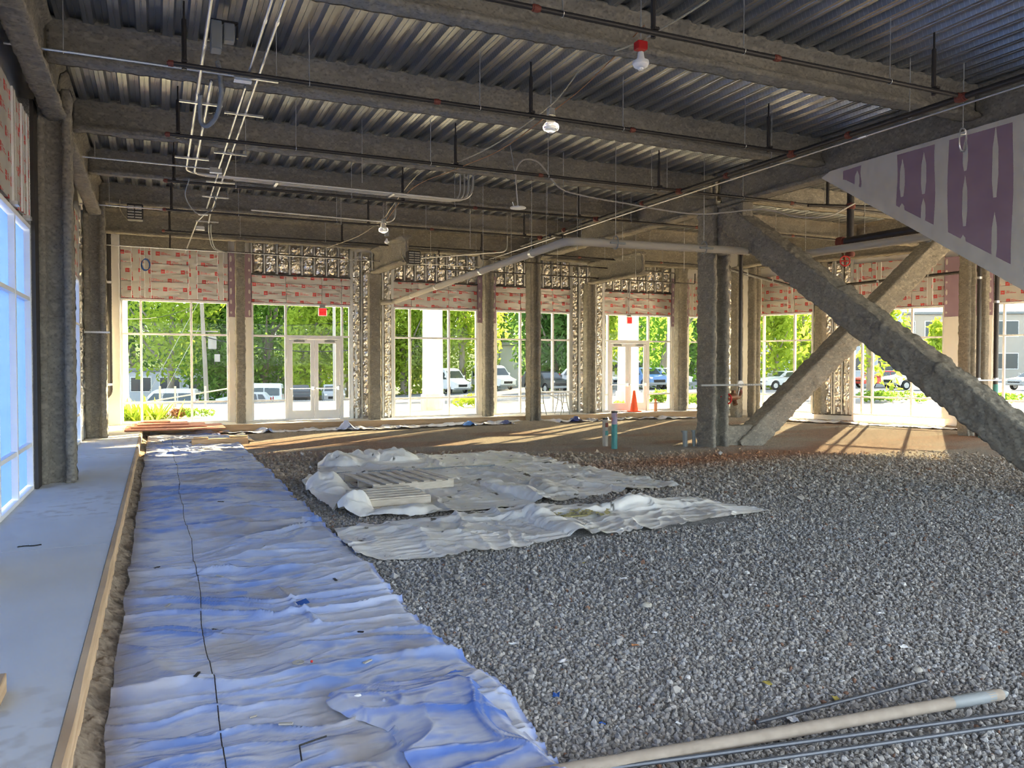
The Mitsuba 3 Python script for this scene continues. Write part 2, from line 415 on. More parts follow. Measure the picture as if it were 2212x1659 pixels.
# ------------------------------------------------------------------ ceiling: steel deck with a slab on it
k = struct('ceiling', 'ribbed galvanized steel deck under a concrete slab')
put(k, 'slab', box(-1.8, 23.5, -3, 23.9, 5.72, 5.95), 'm_slab', label='concrete slab above the steel deck')
pit = 0.2833
ribs = []
for i in range(3):
    x = i * pit
    ribs += [[x, 5.695], [x + 0.05, 5.695], [x + 0.055, 5.688], [x + 0.065, 5.688], [x + 0.07, 5.695], [x + 0.118, 5.695], [x + 0.142, 5.622], [x + 0.188, 5.622], [x + 0.192, 5.629], [x + 0.203, 5.629], [x + 0.207, 5.622], [x + 0.255, 5.622], [x + 0.2795, 5.694]]
ribs.append([3 * pit, 5.695])
V = np.array([[[x, y, z] for x, z in ribs] for y in (-3.0, 23.6)])
src = None
for i in range(29):
    x0 = -1.75 + i * 3 * pit
    to = T().translate([x0, 0, 0])
    if src is None:
        src = put(k, 'deck_panel', grid_mesh(V), 'm_deck', to_world=to)
    else:
        reuse(k, 'deck_panel', src, to)

# upper floor over the walk outside; low right canopy added to shorten the sun patch
k = struct('overhang', 'white upper floor soffit outside, plus an added low canopy shortening the right sun patch')
put(None, k, cat(prism([(-3, 23.9), (18.9, 23.9), (24.5, 26.0), (22.3, 29.4), (-3, 29.4)], 'z', 8.6, 9.4), prism([(18.95, 23.6), (24.9, 8), (30.9, 10.2), (25.3, 25.6)], 'z', 5.2, 6.0), box(-1.8, 18.9, 23.5, 23.9, 5.9, 9.4)), 'm_dryw')


# ------------------------------------------------------------------ glass walls
class Wall:
    def __init__(s, o, ud, nd): s.o, s.ud, s.nd = np.asarray(o, float), np.asarray(ud, float), np.asarray(nd, float)
    def __call__(s, m):
        v = m.vertices
        w = s.o + v[:, :1] * s.ud + v[:, 1:2] * s.nd + np.array([[0, 0, 1.0]]) * v[:, 2:3]
        o = trimesh.Trimesh(w, m.faces.copy(), process=False)
        if np.dot(np.cross(s.ud, s.nd), [0, 0, 1]) < 0: o.invert()
        return o


WB = Wall([0, 23.5, 0], [1, 0, 0], [0, 1, 0])
dR = np.array([0.3425, -0.9395, 0]); WR = Wall([18.75, 23.5, 0], dR, [0.9395, 0.3425, 0])
WL = Wall([-1.54, 0, 0], [0, 1, 0], [-1, 0, 0])
Z0, Z1, Z2, Z3 = 0.05, 0.583, 2.445, 3.33
nwin = [0]


def window(W, u0, u1, mull, doors=None, glass='m_glass', what='', low_skip=()):
    nwin[0] += 1
    k = struct(f'window_{nwin[0]}', what)
    fr = [cbox(u0, u0 + 0.05, -0.07, 0.06, 0, Z3 + .05, .004), cbox(u1 - 0.05, u1, -0.07, 0.06, 0, Z3 + .05, .004), cbox(u0, u1, -0.07, 0.06, Z3, Z3 + 0.06, .004)]
    edges = [u0] + list(mull) + [u1]
    for a, b in zip(edges[:-1], edges[1:]):
        if doors and abs(a - doors[0]) < .02: continue
        fr.append(cbox(a, b, -0.07, 0.06, 0.0, Z0, .004))
    put(k, 'frame', W(cat(fr)), 'm_white')
    for m in mull: put(k, 'mullion', W(cbox(m - 0.028, m + 0.028, -0.068, 0.06, 0, Z3, .004)), 'm_white')
    for i, (a, b) in enumerate(zip(edges[:-1], edges[1:])):
        isdoor = doors and abs(a - doors[0]) < .02
        put(k, 'transom', W(cbox(a + .03, b - .03, -0.06, 0.055, Z2 - .026, Z2 + .026, .004)), 'm_white')
        if not isdoor: put(k, 'transom', W(cbox(a + .03, b - .03, -0.06, 0.055, Z1 - .026, Z1 + .026, .004)), 'm_white')
        rows = [(Z2, Z3)] if isdoor else [(Z0, Z1), (Z1, Z2), (Z2, Z3)]
        for z0, z1 in rows:
            q = trimesh.Trimesh(np.array([[a + .02, 0, z0 + .02], [b - .02, 0, z0 + .02], [b - .02, 0, z1 - .02], [a + .02, 0, z1 - .02]]), np.array([[0, 1, 2], [0, 2, 3]]), process=False)
            put(k, 'pane', W(q), glass)


ndoor = [0]


def double_door(W, u0, u1, what):
    ndoor[0] += 1
    k = struct(f'door_{ndoor[0]}', what)
    put(k, 'frame', W(cat(cbox(u0, u0 + .05, -.07, .06, 0, 2.42, .004), cbox(u1 - .05, u1, -.07, .06, 0, 2.42, .004), cbox(u0, u1, -.07, .06, 2.36, 2.42, .004))), 'm_white')
    mid = (u0 + u1) / 2
    for a, b, hinge in ((u0 + .053, mid - .003, 0), (mid + .003, u1 - .053, 1)):
        lf = put(k, 'leaf', W(cat(cbox(a, a + .11, -.03, .02, .01, 2.355, .003), cbox(b - .11, b, -.03, .02, .01, 2.355, .003), cbox(a + .1, b - .1, -.03, .02, .01, .28, .003), cbox(a + .1, b - .1, -.03, .02, 2.24, 2.355, .003))), 'm_white')
        q = trimesh.Trimesh(np.array([[a + .1, 0, .27], [b - .1, 0, .27], [b - .1, 0, 2.25], [a + .1, 0, 2.25]]), np.array([[0, 1, 2], [0, 2, 3]]), process=False)
        put(lf, 'pane', W(q), 'm_glass')
        put(lf, 'push_bar', W(cat(cbox(a + .02, b - .02, -.10, -.07, .905, .94, .008), cbox(a + .03, a + .09, -.10, -.02, .895, .95, .006), cbox(b - .10, b - .02, -.10, -.02, .86, .985, .008))), 'm_galv', label='steel push bar')
        c = a + .3 if hinge == 0 else b - .3
        put(lf, 'door_closer', W(cat(cbox(c - .15, c + .15, -.09, -.03, 2.27, 2.33, .01), cbox(c - .1, c + .22, -.12, -.10, 2.335, 2.35, .004))), 'm_grey', label='grey door closer')


window(WB, -0.89, 1.83, [-0.404, 0.854], what='white framed window at the left end of the far wall, a tree and a pole behind it')
window(WB, 2.441, 5.265, [3.385, 5.015], doors=(3.385, 5.015), what='white framed window around the left double door of the far wall')
double_door(WB, 3.41, 4.99, 'white glazed double door under the left exit sign')
window(WB, 6.576, 9.337, [7.105, 8.378], what='white framed window with a big round white column right behind it')
window(WB, 9.963, 12.706, [10.859, 12.055], what='white framed window behind the free standing post and the folding table')
window(WB, 14.03, 16.805, [14.196, 15.854], doors=(14.196, 15.854), what='white framed window around the double door with the orange cone')
double_door(WB, 14.22, 15.83, 'white glazed double door behind the orange cone')
window(WB, 17.54, 18.68, [18.1], what='narrow white framed window half hidden by the big braced column')
window(WR, 1.70, 3.80, [2.02, 3.15], what='white framed window of the right wall left of the black riser pipe')
window(WR, 5.13, 7.83, [5.42, 5.74, 6.92], what='white framed window of the right wall seen through the crossing braces')
window(WR, 9.10, 12.4, [9.38, 11.0], what='white framed window at the right end of the right wall')
window(WL, 7.35, 11.75, [8.35, 9.43, 10.57], glass='m_film', what='window with blue film at the near end of the left wall')
window(WL, 13.3, 18.6, [14.4, 15.6, 16.8, 17.8], glass='m_film', what='window with blue film of the left wall between the two left columns')
window(WL, 3.0, 6.4, [4.1, 5.3], glass='m_film', what='window with blue film of the left wall beside the camera')


def uvbox(u0, u1, v0, v1, z0, z1, swap=False, du=0.0, dz=0.0):
    b = box(u0, u1, v0, v1, z0, z1)
    vv = b.vertices[b.faces].reshape(-1, 3)
    m = trimesh.Trimesh(vv, np.arange(len(vv)).reshape(-1, 3), process=False)
    uv = vv[:, [0, 2]] + [du, dz]
    return m, (uv[:, ::-1] if swap else uv)


def boards(W, k, u0, u1, z0, z1, us, zs, strips=(), v=-0.02):
    """foil faced insulation boards: column edges us, row edges zs, strips: (u0, u1) of upright strips on top"""
    us, zs = [u0] + list(us) + [u1], [z0] + list(zs) + [z1]
    for i, (a, b) in enumerate(zip(us[:-1], us[1:])):
        for j, (c, d) in enumerate(zip(zs[:-1], zs[1:])):
            off = 0.006 * ((i * 3 + j * 5) % 4)
            m, uv = uvbox(a + .004, b - .004, v - .03 - off, v + .05, c + .004, d - .004, du=0.13 * i + .07 * j, dz=0.05)
            put(k, 'insulation_board', W(m), 'm_board', uv=uv)
    for a, b in strips:
        m, uv = uvbox(a, b, v - .058, v - .03, z0 + .01, z1 - .01, swap=True, du=.03, dz=a)
        put(k, 'insulation_strip', W(m), 'm_board', uv=uv)
        for e in (a, b): put(k, 'tape_bead', W(box(e - .008, e + .008, v - .062, v - .04, z0 + .01, z1 - .01)), 'm_white')


def batt(W, k, u0, u1, z0, z1, v=-0.03, seed=0):
    nu, nz = max(6, int((u1 - u0) / .04)), max(8, int((z1 - z0) / .05))
    U, Zz = np.meshgrid(np.linspace(u0, u1, nu), np.linspace(z0, z1, nz), indexing='ij')
    a, b = (U - u0) / (u1 - u0), (Zz - z0) / (z1 - z0)
    bul = (np.clip(4 * a * (1 - a), 0, 1) ** .5) * (np.clip(12 * b * (1 - b), 0, 1) ** .5)
    p = np.stack([U * 11 + seed, Zz * 8, np.zeros_like(U)], -1)
    cr = 1 - np.abs(2 * meshkit.noise(p, seed % 50) - 1); cr2 = meshkit.noise(p * 2.1 + 4, 3)
    U2 = U + .012 * (meshkit.noise(p * 2 + 9, 5) - .5)
    V = np.stack([U2, v + .05 - bul * (0.035 + 0.055 * cr + .05 * cr2), Zz], -1)
    put(k, 'foil_batt', W(grid_mesh(V)), 'm_foil', False, uv=np.stack([U.ravel() + seed, Zz.ravel()], 1))


def stud(W, k, u, z0, z1, w=.04, v0=-.075, v1=.06):
    put(k, 'steel_stud', W(cat(box(u - w / 2, u + w / 2, v0, v0 + .006, z0, z1), box(u - w / 2, u - w / 2 + .005, v0, v1, z0, z1))), 'm_stud')


def foil_zone(W, k, u0, u1, z0, z1, n, seed, v=-.03):
    e = np.linspace(u0, u1, n + 1)
    for i in range(n):
        batt(W, k, e[i] + .01, e[i + 1] - .01, z0, z1, v, seed + i * 7)
    for i in range(n + 1): stud(W, k, e[i], z0, z1)
    put(k, 'steel_track', W(box(u0, u1, -.09, -.05, z0 - .035, z0)), 'm_bmetal')


def backing(W, k, u0, u1, z0=-.2, z1=5.7, v=.06):
    put(k, 'sheathing', W(box(u0, u1, v, v + .12, z0, z1)), 'm_dryw')


def pier(W, k, u0, u1, zp, zt, mid=()):
    put(k, 'drywall_panel', W(cbox(u0 + .003, u1 - .003, -.10, .06, 0, zp - .003, .003)), 'm_dryw', label='white painted drywall panel')
    put(k, 'drywall_panel', W(cbox(u0 + .003, u1 - .003, -.10, .06, zp, zt, .003)), 'm_purple', label='purple drywall panel')
    zz = np.arange(zp + .12, zt - .1, .30)
    for i, z in enumerate(zz):
        for uu in (u0 + .06, u1 - .06):
            h = .035 + .03 * ((i * 7 + int(uu * 10)) % 3)
            pts = [(uu + .03 * math.cos(t), z + h * math.sin(t)) for t in np.linspace(0, 2 * math.pi, 8)[:-1]]
            put(k, 'filler_spot', W(prism(pts, 'y', -.1025, -.0995)), 'm_mud')


kb = struct('wall_back', 'far wall around the windows, with insulation boards, foil batts and drywall piers')
for a, b in ((-1.6, -.89), (1.83, 2.441), (5.265, 6.576), (9.337, 9.963), (12.706, 14.03), (16.805, 17.54), (18.68, 18.9)): backing(WB, kb, a, b)
for a, b in ((-.89, 1.83), (2.441, 5.265), (6.576, 9.337), (9.963, 12.706), (14.03, 16.805), (17.54, 18.68)): backing(WB, kb, a, b, Z3 + .05)
put(kb, 'drywall_panel', WB(cbox(-1.5, -.90, -.12, .06, 0, 5.1, .004)), 'm_dryw', label='white drywall at the left end of the far wall')
put(kb, 'corner_bead', WB(cbox(-.93, -.895, -.125, .07, 0, 5.1, .006)), 'm_white', label='white corner bead')
boards(WB, kb, -.88, 1.82, 3.40, 4.78, [-.16, .80], [3.86, 4.35], strips=((-.62, -.40), (-.30, -.14), (.80, 1.02), (1.55, 1.70)))
put(kb, 'drywall_panel', WB(box(-.88, 1.82, -.05, .06, 4.78, 5.6)), 'm_sfrm', label='sprayed band above the insulation boards')
pier(WB, kb, 1.83, 2.441, 2.96, 4.80)
boards(WB, kb, 2.45, 5.26, 3.40, 4.17, [3.40, 4.42, 5.0], [3.95])
foil_zone(WB, kb, 2.45, 5.26, 4.21, 5.1, 8, 10)
foil_zone(WB, kb, 5.27, 6.57, 0.0, 5.0, 4, 100)
for u in (5.30, 5.42, 6.08, 6.42, 6.54): stud(WB, kb, u, 0, 5.0, .07)
boards(WB, kb, 6.585, 9.33, 3.40, 4.15, [7.15, 8.36], [3.95])
foil_zone(WB, kb, 6.585, 9.33, 4.19, 5.1, 8, 200)
pier(WB, kb, 9.337, 9.963, 2.96, 4.45)
boards(WB, kb, 9.97, 12.70, 3.40, 4.14, [10.86, 11.4, 12.05], [3.95])
foil_zone(WB, kb, 9.97, 12.70, 4.18, 5.1, 8, 300)
foil_zone(WB, kb, 12.71, 14.02, 0.0, 5.0, 4, 400)
for u in (12.75, 13.05, 13.55, 13.98): stud(WB, kb, u, 0, 5.0, .07)
boards(WB, kb, 14.04, 16.80, 3.40, 4.13, [15.0, 15.85], [3.95])
foil_zone(WB, kb, 14.04, 16.80, 4.17, 5.1, 8, 500)
pier(WB, kb, 16.805, 17.54, 2.99, 4.70)
boards(WB, kb, 17.55, 18.68, 3.40, 4.75, [18.1], [3.9, 4.35], strips=((17.62, 17.76),))

kf = struct('added_wall_front', 'unseen drywall band added over the open sides to hold back sky light')  # unseen bands, added to keep sky light off the near beams and deck
put(kf, 'drywall_panel', box(-1.7, 23.2, -3.2, -3.0, 4.1, 5.72), 'm_dryw')
put(kf, 'drywall_panel', box(23.0, 23.2, -3.0, 10.8, 3.45, 5.72), 'm_dryw')

kr = struct('wall_right', 'slanting right wall around its windows, with insulation boards and a pink drywall pier')
for a, b in ((0, 1.70), (3.80, 5.13), (7.83, 9.10), (12.4, 13.6)): backing(WR, kr, a, b)
for a, b in ((1.70, 3.80), (5.13, 7.83), (9.10, 12.4)): backing(WR, kr, a, b, Z3 + .05)
foil_zone(WR, kr, .1, .9, 0, 5.0, 2, 600)
put(kr, 'drywall_panel', WR(cbox(.92, 1.69, -.08, .06, 0, 5.0, .004)), 'm_dryw', label='plain drywall by the corner of the glass walls')
boards(WR, kr, 1.71, 3.79, 3.40, 4.70, [2.05, 3.15], [3.85, 4.3], strips=((1.80, 1.94), (2.92, 3.08)))
foil_zone(WR, kr, 3.81, 5.12, 0, 5.0, 4, 700)
for u in (3.95, 4.55, 4.95, 5.08): stud(WR, kr, u, 0, 5.0, .07)
boards(WR, kr, 5.14, 7.82, 3.40, 4.85, [5.7, 6.9], [3.85, 4.35], strips=((5.25, 5.40), (5.85, 6.0), (7.35, 7.5)))
pier(WR, kr, 7.83, 9.10, 3.04, 4.80)
boards(WR, kr, 9.11, 12.39, 3.40, 4.80, [10.2, 11.3], [3.85, 4.35])

kl = struct('wall_left', 'left wall around its blue windows, with dull insulation boards')
for a, b in ((-3, 3.0), (6.4, 7.35), (11.75, 13.3), (18.6, 23.6)): backing(WL, kl, a, b)
for a, b in ((3.0, 6.4), (7.35, 11.75), (13.3, 18.6)): backing(WL, kl, a, b, Z3 + .05)
boards(WL, kl, 7.36, 11.76, 3.44, 4.75, [8.3, 9.3, 10.3, 10.9, 11.4], [], strips=((10.45, 10.6), (11.1, 11.22), (11.52, 11.66)))
for y in (10.35, 11.28): put(kl, 'bracket', WL(box(y, y + .16, -.13, -.05, 3.40, 3.44)), 'm_galv', label='small bent metal bracket')
foil_zone(WL, kl, 11.78, 13.28, 0, 5.0, 3, 800)
for u in (11.86, 12.0): put(kl, 'steel_stud', WL(box(u - .1, u + .1, -.12, .05, 0, 5.0)), 'm_bmetal')
stud(WL, kl, 12.3, 0, 5, .08)
boards(WL, kl, 13.31, 18.59, 3.40, 4.75, [14.5, 15.7, 16.9], [], strips=((14.0, 14.14), (15.2, 15.34)))
foil_zone(WL, kl, 18.62, 20.2, 0, 5.0, 3, 900)
put(kl, 'drywall_panel', WL(cbox(20.2, 23.38, -.06, .06, 0, 5.1, .004)), 'm_dryw', label='white drywall in the far left corner')

# ------------------------------------------------------------------ steel frame under sprayed fireproofing
def ring(poly, step):
    pg = sg.Polygon(poly).buffer(-.012).buffer(.03).buffer(-.018)
    L = sg.LinearRing(pg.exterior.coords)
    n = max(16, int(L.length / step))
    P = np.array([L.interpolate(t, normalized=True).coords[0] for t in np.arange(n) / n])
    if sg.Polygon(P).exterior.is_ccw is False: P = P[::-1]
    return P


def sfrm(p0, p1, adir, poly, step=.055, amp=.02, seed=0, rag=0.0):
    p0, p1 = np.asarray(p0, float), np.asarray(p1, float)
    Ln = np.linalg.norm(p1 - p0); t = (p1 - p0) / Ln
    a = np.asarray(adir, float); a = a - t * (a @ t); a /= np.linalg.norm(a); b = np.cross(t, a)
    R = ring(poly, step); n = len(R)
    tang = np.roll(R, -1, 0) - np.roll(R, 1, 0); nrm = np.stack([tang[:, 1], -tang[:, 0]], 1); nrm /= np.linalg.norm(nrm, axis=1, keepdims=True)
    s = np.linspace(0, Ln, max(2, int(Ln / step)))
    base = p0 + s[:, None, None] * t + R[None, :, :1] * a + R[None, :, 1:] * b
    nn = nrm[:, :1] * a + nrm[:, 1:] * b
    q = base + seed * 3.7
    d = amp * (1.6 * meshkit.fbm(q * 6, 3, seed=1) - .8) + amp * 1.7 * (meshkit.noise(q * 15, 5) - .5)
    if rag: d = d + rag * np.clip(meshkit.noise(q * np.array([5, 5, 5.0]), 8) - .78, 0, 1) * 4.5
    V = base + d[..., None] * nn[None]
    m = len(s)
    i, j = np.meshgrid(np.arange(m - 1), np.arange(n), indexing='ij')
    qd = np.stack([i * n + j, i * n + (j + 1) % n, (i + 1) * n + (j + 1) % n, (i + 1) * n + j], -1).reshape(-1, 4)
    f = np.vstack([qd[:, [0, 1, 2]], qd[:, [0, 2, 3]]])
    import mapbox_earcut as me
    try: tri = np.array(me.triangulate_float64(R, np.array([n]))).reshape(-1, 3)
    except Exception: tri = np.zeros((0, 3), int)
    f = np.vstack([f, tri[:, ::-1], tri + (m - 1) * n])
    return trimesh.Trimesh(V.reshape(-1, 3), f.astype(int), process=False)


def ibeam(w, h, tw=.075, tf=.062):
    """I outline, width w, height h, bottom at 0"""
    a, b = w / 2, tw / 2
    return [(-a, 0), (a, 0), (a, tf), (b + .03, tf + .035), (b, tf + .08), (b, h - tf - .08), (b + .03, h - tf - .035), (a, h - tf), (a, h), (-a, h), (-a, h - tf), (-b - .03, h - tf - .035), (-b, h - tf - .08), (-b, tf + .08), (-b - .03, tf + .035), (-a, tf)]


def hcol(d, w, tw=.09, tf=.085):
    """H outline turned so that its flanges face along the first axis"""
    return [(y - d / 2, x) for x, y in ibeam(w, d, tw, tf)][::-1]


SG = 'm_sfrm'




def beamfix(label, p0, p1, w, zb, zt=5.665, step=.06, seed=0):
    k = tag(uniq('steel_beam'), label, 'steel beam')
    p0, p1 = np.array([*p0, zb], float), np.array([*p1, zb], float)
    t = p1 - p0
    put(None, k, sfrm(p0, p1, [-t[1], t[0], 0], ibeam(w, zt - zb), step, .02, seed), SG, True)
    return k


YB = [1.9, 4.85, 7.80, 10.73, 13.77, 16.72, 19.72]
names = ['fireproofed cross beam overhead behind the camera', 'fireproofed cross beam at the top right corner, nearest in view',
         'second fireproofed cross beam from the camera, above the unlit white lamp', 'third fireproofed cross beam from the camera, behind the near lit lamp',
         'fireproofed cross beam that meets the top of the big braced column', 'fireproofed cross beam one bay beyond the big braced column',
         'fireproofed cross beam with the small grilled boxes near its left end']
for i, (y, nm) in enumerate(zip(YB, names)):
    beamfix(nm, (-1.15, y), (10.9, y), .27, 5.18, step=.05 if y < 14 else .07, seed=i)
beamfix('deep fireproofed edge beam along the top of the far wall', (-1.3, 22.72), (18.4, 22.72), .28, 4.98, step=.07, seed=8)
beamfix('fireproofed girder running from the top right to the big braced column', (10.97, 1.0), (10.97, 13.5), .34, 4.93, step=.055, seed=9)
beamfix('fireproofed girder from the big braced column to the free standing post', (10.97, 13.7), (10.97, 22.6), .34, 4.93, step=.065, seed=10)
beamfix('fireproofed girder above the left wall that ends at the nearer left column', (-1.22, -1.0), (-1.22, 12.35), .27, 4.90, step=.05, seed=11)
beamfix('fireproofed girder above the left wall between the two left columns', (-1.22, 12.45), (-1.22, 20.4), .27, 4.88, step=.06, seed=12)
for i, (y, x1, nm) in enumerate(((10.73, 18.4, 'short fireproofed beam hidden above the stair soffit'), (13.77, 18.4, 'warmly lit fireproofed beam right of the big braced column top'), (16.72, 18.4, 'warmly lit fireproofed beam seen below the crossing pipes'),
                                (19.72, 18.4, 'warmly lit fireproofed beam near the far corner'))):
    beamfix(nm, (11.1, y), (x1, y), .27, 5.18, step=.08, seed=20 + i)
for i, (y, x1, nm) in enumerate(((10.73, 23.0, 'fireproofed beam on the far right behind the stair soffit'), (13.77, 21.9, 'fireproofed beam from the right column pair to the right wall'), (16.72, 20.9, 'fireproofed beam between the right girder and the right wall'))):
    beamfix(nm, (18.6, y), (x1, y), .27, 5.18, step=.09, seed=26 + i)
beamfix('fireproofed girder above the top of the far crossing brace', (18.45, 8.0), (18.45, 21.8), .34, 4.95, step=.08, seed=30)
p = np.array([[19.1, 21.9], [23.0, 11.2]])
beamfix('fireproofed edge beam along the top of the right wall', p[0], p[1], .28, 5.0, step=.08, seed=31)
for i, (x, nm) in enumerate(((5.83, 'low fireproofed stub beam on the far wall left of the big white round column'), (13.1, 'low fireproofed stub beam on the far wall right of the free standing post'))):
    beamfix(nm, (x + .1, 19.8), (x, 22.75), .30, 4.28, 4.98, step=.06, seed=33 + i)


def column(label, x, y, z0, z1, d, w, tw=.09, tf=.085, step=.055, seed=0, adir=(1, 0, 0), amp=.02, solid=False):
    k = tag(uniq('steel_column'), label, 'column')
    poly = [(-d / 2, -w / 2), (d / 2, -w / 2), (d / 2, w / 2), (-d / 2, w / 2)] if solid else hcol(d, w, tw, tf)
    put(None, k, sfrm([x, y, z0], [x, y, z1], adir, poly, step, amp, seed), SG, True)
    return k


column('big fireproofed column that the two slanting braces meet', 10.95, 13.75, -.26, 5.0, .44, .56, .10, .10, .042, 40, amp=.028)
column('free standing fireproofed post in front of the far windows', 10.62, 22.0, -.26, 5.0, .36, .40, .09, .09, .05, 41, amp=.024)
column('nearer fireproofed column on the left concrete walk', -1.25, 12.35, -.02, 5.3, .42, .38, .08, .095, .045, 42)
column('farther fireproofed column on the left concrete walk, beside the black drain pipe', -1.24, 19.6, -.02, 5.2, .42, .38, .08, .095, .05, 43)
for i, (x, w, sol, nm) in enumerate(((2.08, .24, True, 'slim fireproofed post between the first two far windows'), (5.83, .34, True, 'fireproofed post between foil batts right of the left double door'), (9.46, .30, False, 'fireproofed post at the purple pier right of the white round column'),
                                    (13.11, .34, False, 'fireproofed post between foil batts left of the cone door'), (16.80, .38, False, 'fireproofed post at the purple pier right of the cone door'))):
    column(nm, x, 22.85, -.02, 4.3 if i in (1, 3) else 5.0, w, .28, .10, .08, .05, 44 + i, solid=sol)
column('plain fireproofed post just right of the riser with the valve', 18.35, 21.75, -.26, 5.0, .30, .34, step=.06, seed=50, solid=True)
column('brown fireproofed post in the far corner by the slanting right wall', 18.85, 21.45, -.26, 5.0, .30, .34, .1, .1, .06, 51)
column('fireproofed post in the foil pier of the right wall', 20.12, 19.65, -.02, 5.0, .34, .34, step=.06, seed=52, solid=True)
column('fireproofed column under the right girder, left of the two black pipes', 18.96, 13.66, -.26, 5.0, .28, .30, .08, .08, .055, 53)
column('fireproofed post between the two black pipes on the right', 19.38, 13.52, -.26, 5.0, .20, .22, step=.06, seed=54, solid=True)

BOXP = [(-.22, -.25), (.22, -.25), (.22, .25), (-.22, .25)]
k = tag(uniq('steel_brace'), 'near fireproofed brace falling from the column top to the lower right', 'brace')
put(None, k, sfrm([10.97, 13.1, 4.62], [10.97, 5.2, -.72], [1, 0, 0], BOXP, .04, .035, 60, rag=.085), SG, True)
k = tag(uniq('steel_brace'), 'far fireproofed brace rising from the column foot to the upper right', 'brace')
put(None, k, sfrm([11.75, 13.85, -.28], [18.3, 13.85, 4.85], [0, 1, 0], BOXP, .05, .03, 61, rag=.02), SG, True)
k = tag(uniq('gusset_plate'), 'fireproofed gusset joining the near brace to the column top', 'gusset')
put(None, k, sfrm([10.97, 13.5, 4.3], [10.97, 12.7, 4.3], [1, 0, 0], [(-.13, -.35), (.13, -.35), (.13, .62), (-.13, .62)], .04, .025, 62), SG, True)
k = tag(uniq('gusset_plate'), 'fireproofed gusset joining the far brace to the column foot', 'gusset')
put(None, k, sfrm([11.1, 13.85, -.2], [12.1, 13.85, -.2], [0, 1, 0], [(-.15, -.05), (.15, -.05), (.15, .48), (-.15, .48)], .05, .025, 63), SG, True)

# ------------------------------------------------------------------ stair enclosure: purple boards with white filler
k = tag(uniq('stair_soffit'), 'purple and white drywall side of a stair, hanging below the girder at the upper right', 'soffit')
put(k, 'drywall_panel', prism([(10.50, 4.90), (10.30, 4.98), (5.2, 5.02), (5.2, 1.66)], 'x', 10.715, 10.765), 'm_purple')
put(k, 'underside', prism([(10.40, 4.84), (10.20, 4.86), (5.2, 1.90), (5.2, 1.66)], 'x', 10.765, 11.9), 'm_dryw', label='white drywall underside of the stair')
def mud(pts): put(k, 'filler_strip', prism(pts, 'x', 10.711, 10.716), 'm_mud', label=None)
def zb(y): return 4.90 - .637 * (10.50 - y)
mud([(10.50, 4.90), (5.2, zb(5.2)), (5.2, zb(5.2) + .30), (9.95, zb(9.95) + .20)])
mud([(10.50, 4.90), (9.6, 4.93), (7, 4.93), (5.2, 4.95), (5.2, 5.02), (10.30, 4.98)])
mud([(10.50, 4.90), (10.02, zb(10.02) + .1), (10.02, 4.96), (10.3, 4.98)])
def strip(y0, y1):
    n = 9; zz = np.linspace(0, 1, n); L = []; Rr = []
    for t in zz:
        L.append((y0 + .012 * math.sin(7 * t + y0), zb(y0) + .2 + t * (4.96 - zb(y0) - .2))); Rr.append((y1 + .012 * math.sin(5 * t + y1 * 3), zb(y1) + .2 + t * (4.96 - zb(y1) - .2)))
    mud(L + Rr[::-1])
strip(9.64, 8.94); strip(8.27, 8.05); strip(7.08, 6.7)
def spot(y, z0, z1, w):
    if z0 < zb(y) + .15: z0 = zb(y) + .15
    if z1 - z0 < .05: return
    mud([(y - w * .25, z0), (y - w * .5, z0 + .3 * (z1 - z0)), (y - w * .45, z0 + .7 * (z1 - z0)), (y, z1), (y + w * .45, z0 + .7 * (z1 - z0)), (y + w * .5, z0 + .25 * (z1 - z0)), (y + w * .25, z0)])
for y, z0, z1, w in ((9.72, 4.4, 4.86, .10), (8.84, 4.25, 4.85, .09), (8.84, 3.6, 4.15, .09), (8.66, 3.7, 3.95, .08), (8.46, 4.22, 4.86, .09), (8.46, 3.6, 4.16, .08), (7.78, 4.42, 4.92, .08), (7.78, 3.62, 4.36, .08), (7.8, 3.2, 3.5, .08), (7.33, 3.95, 4.94, .09), (7.33, 2.9, 3.75, .08), (6.4, 3.4, 4.8, .09), (6.0, 2.9, 4.5, .09)):
    spot(y, z0, z1, w)

# ------------------------------------------------------------------ sprinkler pipes
def coupling(par, c, ax, r, mat='m_redfit', L=.09):
    c = np.asarray(c, float); ax = np.asarray(ax, float)
    put(par, 'coupling', tube([c - ax * L / 2, c - ax * L * .3, c - ax * L * .3, c + ax * L * .3, c + ax * L * .3, c + ax * L / 2], [r * 1.1, r * 1.1, r * 1.34, r * 1.34, r * 1.1, r * 1.1], 10), mat, 40, label='dull red coupling')


def hanger(par, x, y, z, r=.027, top=5.63):
    put(par, 'hanger_rod', cat(rod([x, y, z + r], [x, y, top], .006, 6), tube(np.array([[x, y + (r + .006) * math.sin(t), z + (r + .006) * math.cos(t)] for t in np.linspace(0, 2 * math.pi, 13)]), .004, 5, False)), 'm_galv', label='thin steel hanger rod')


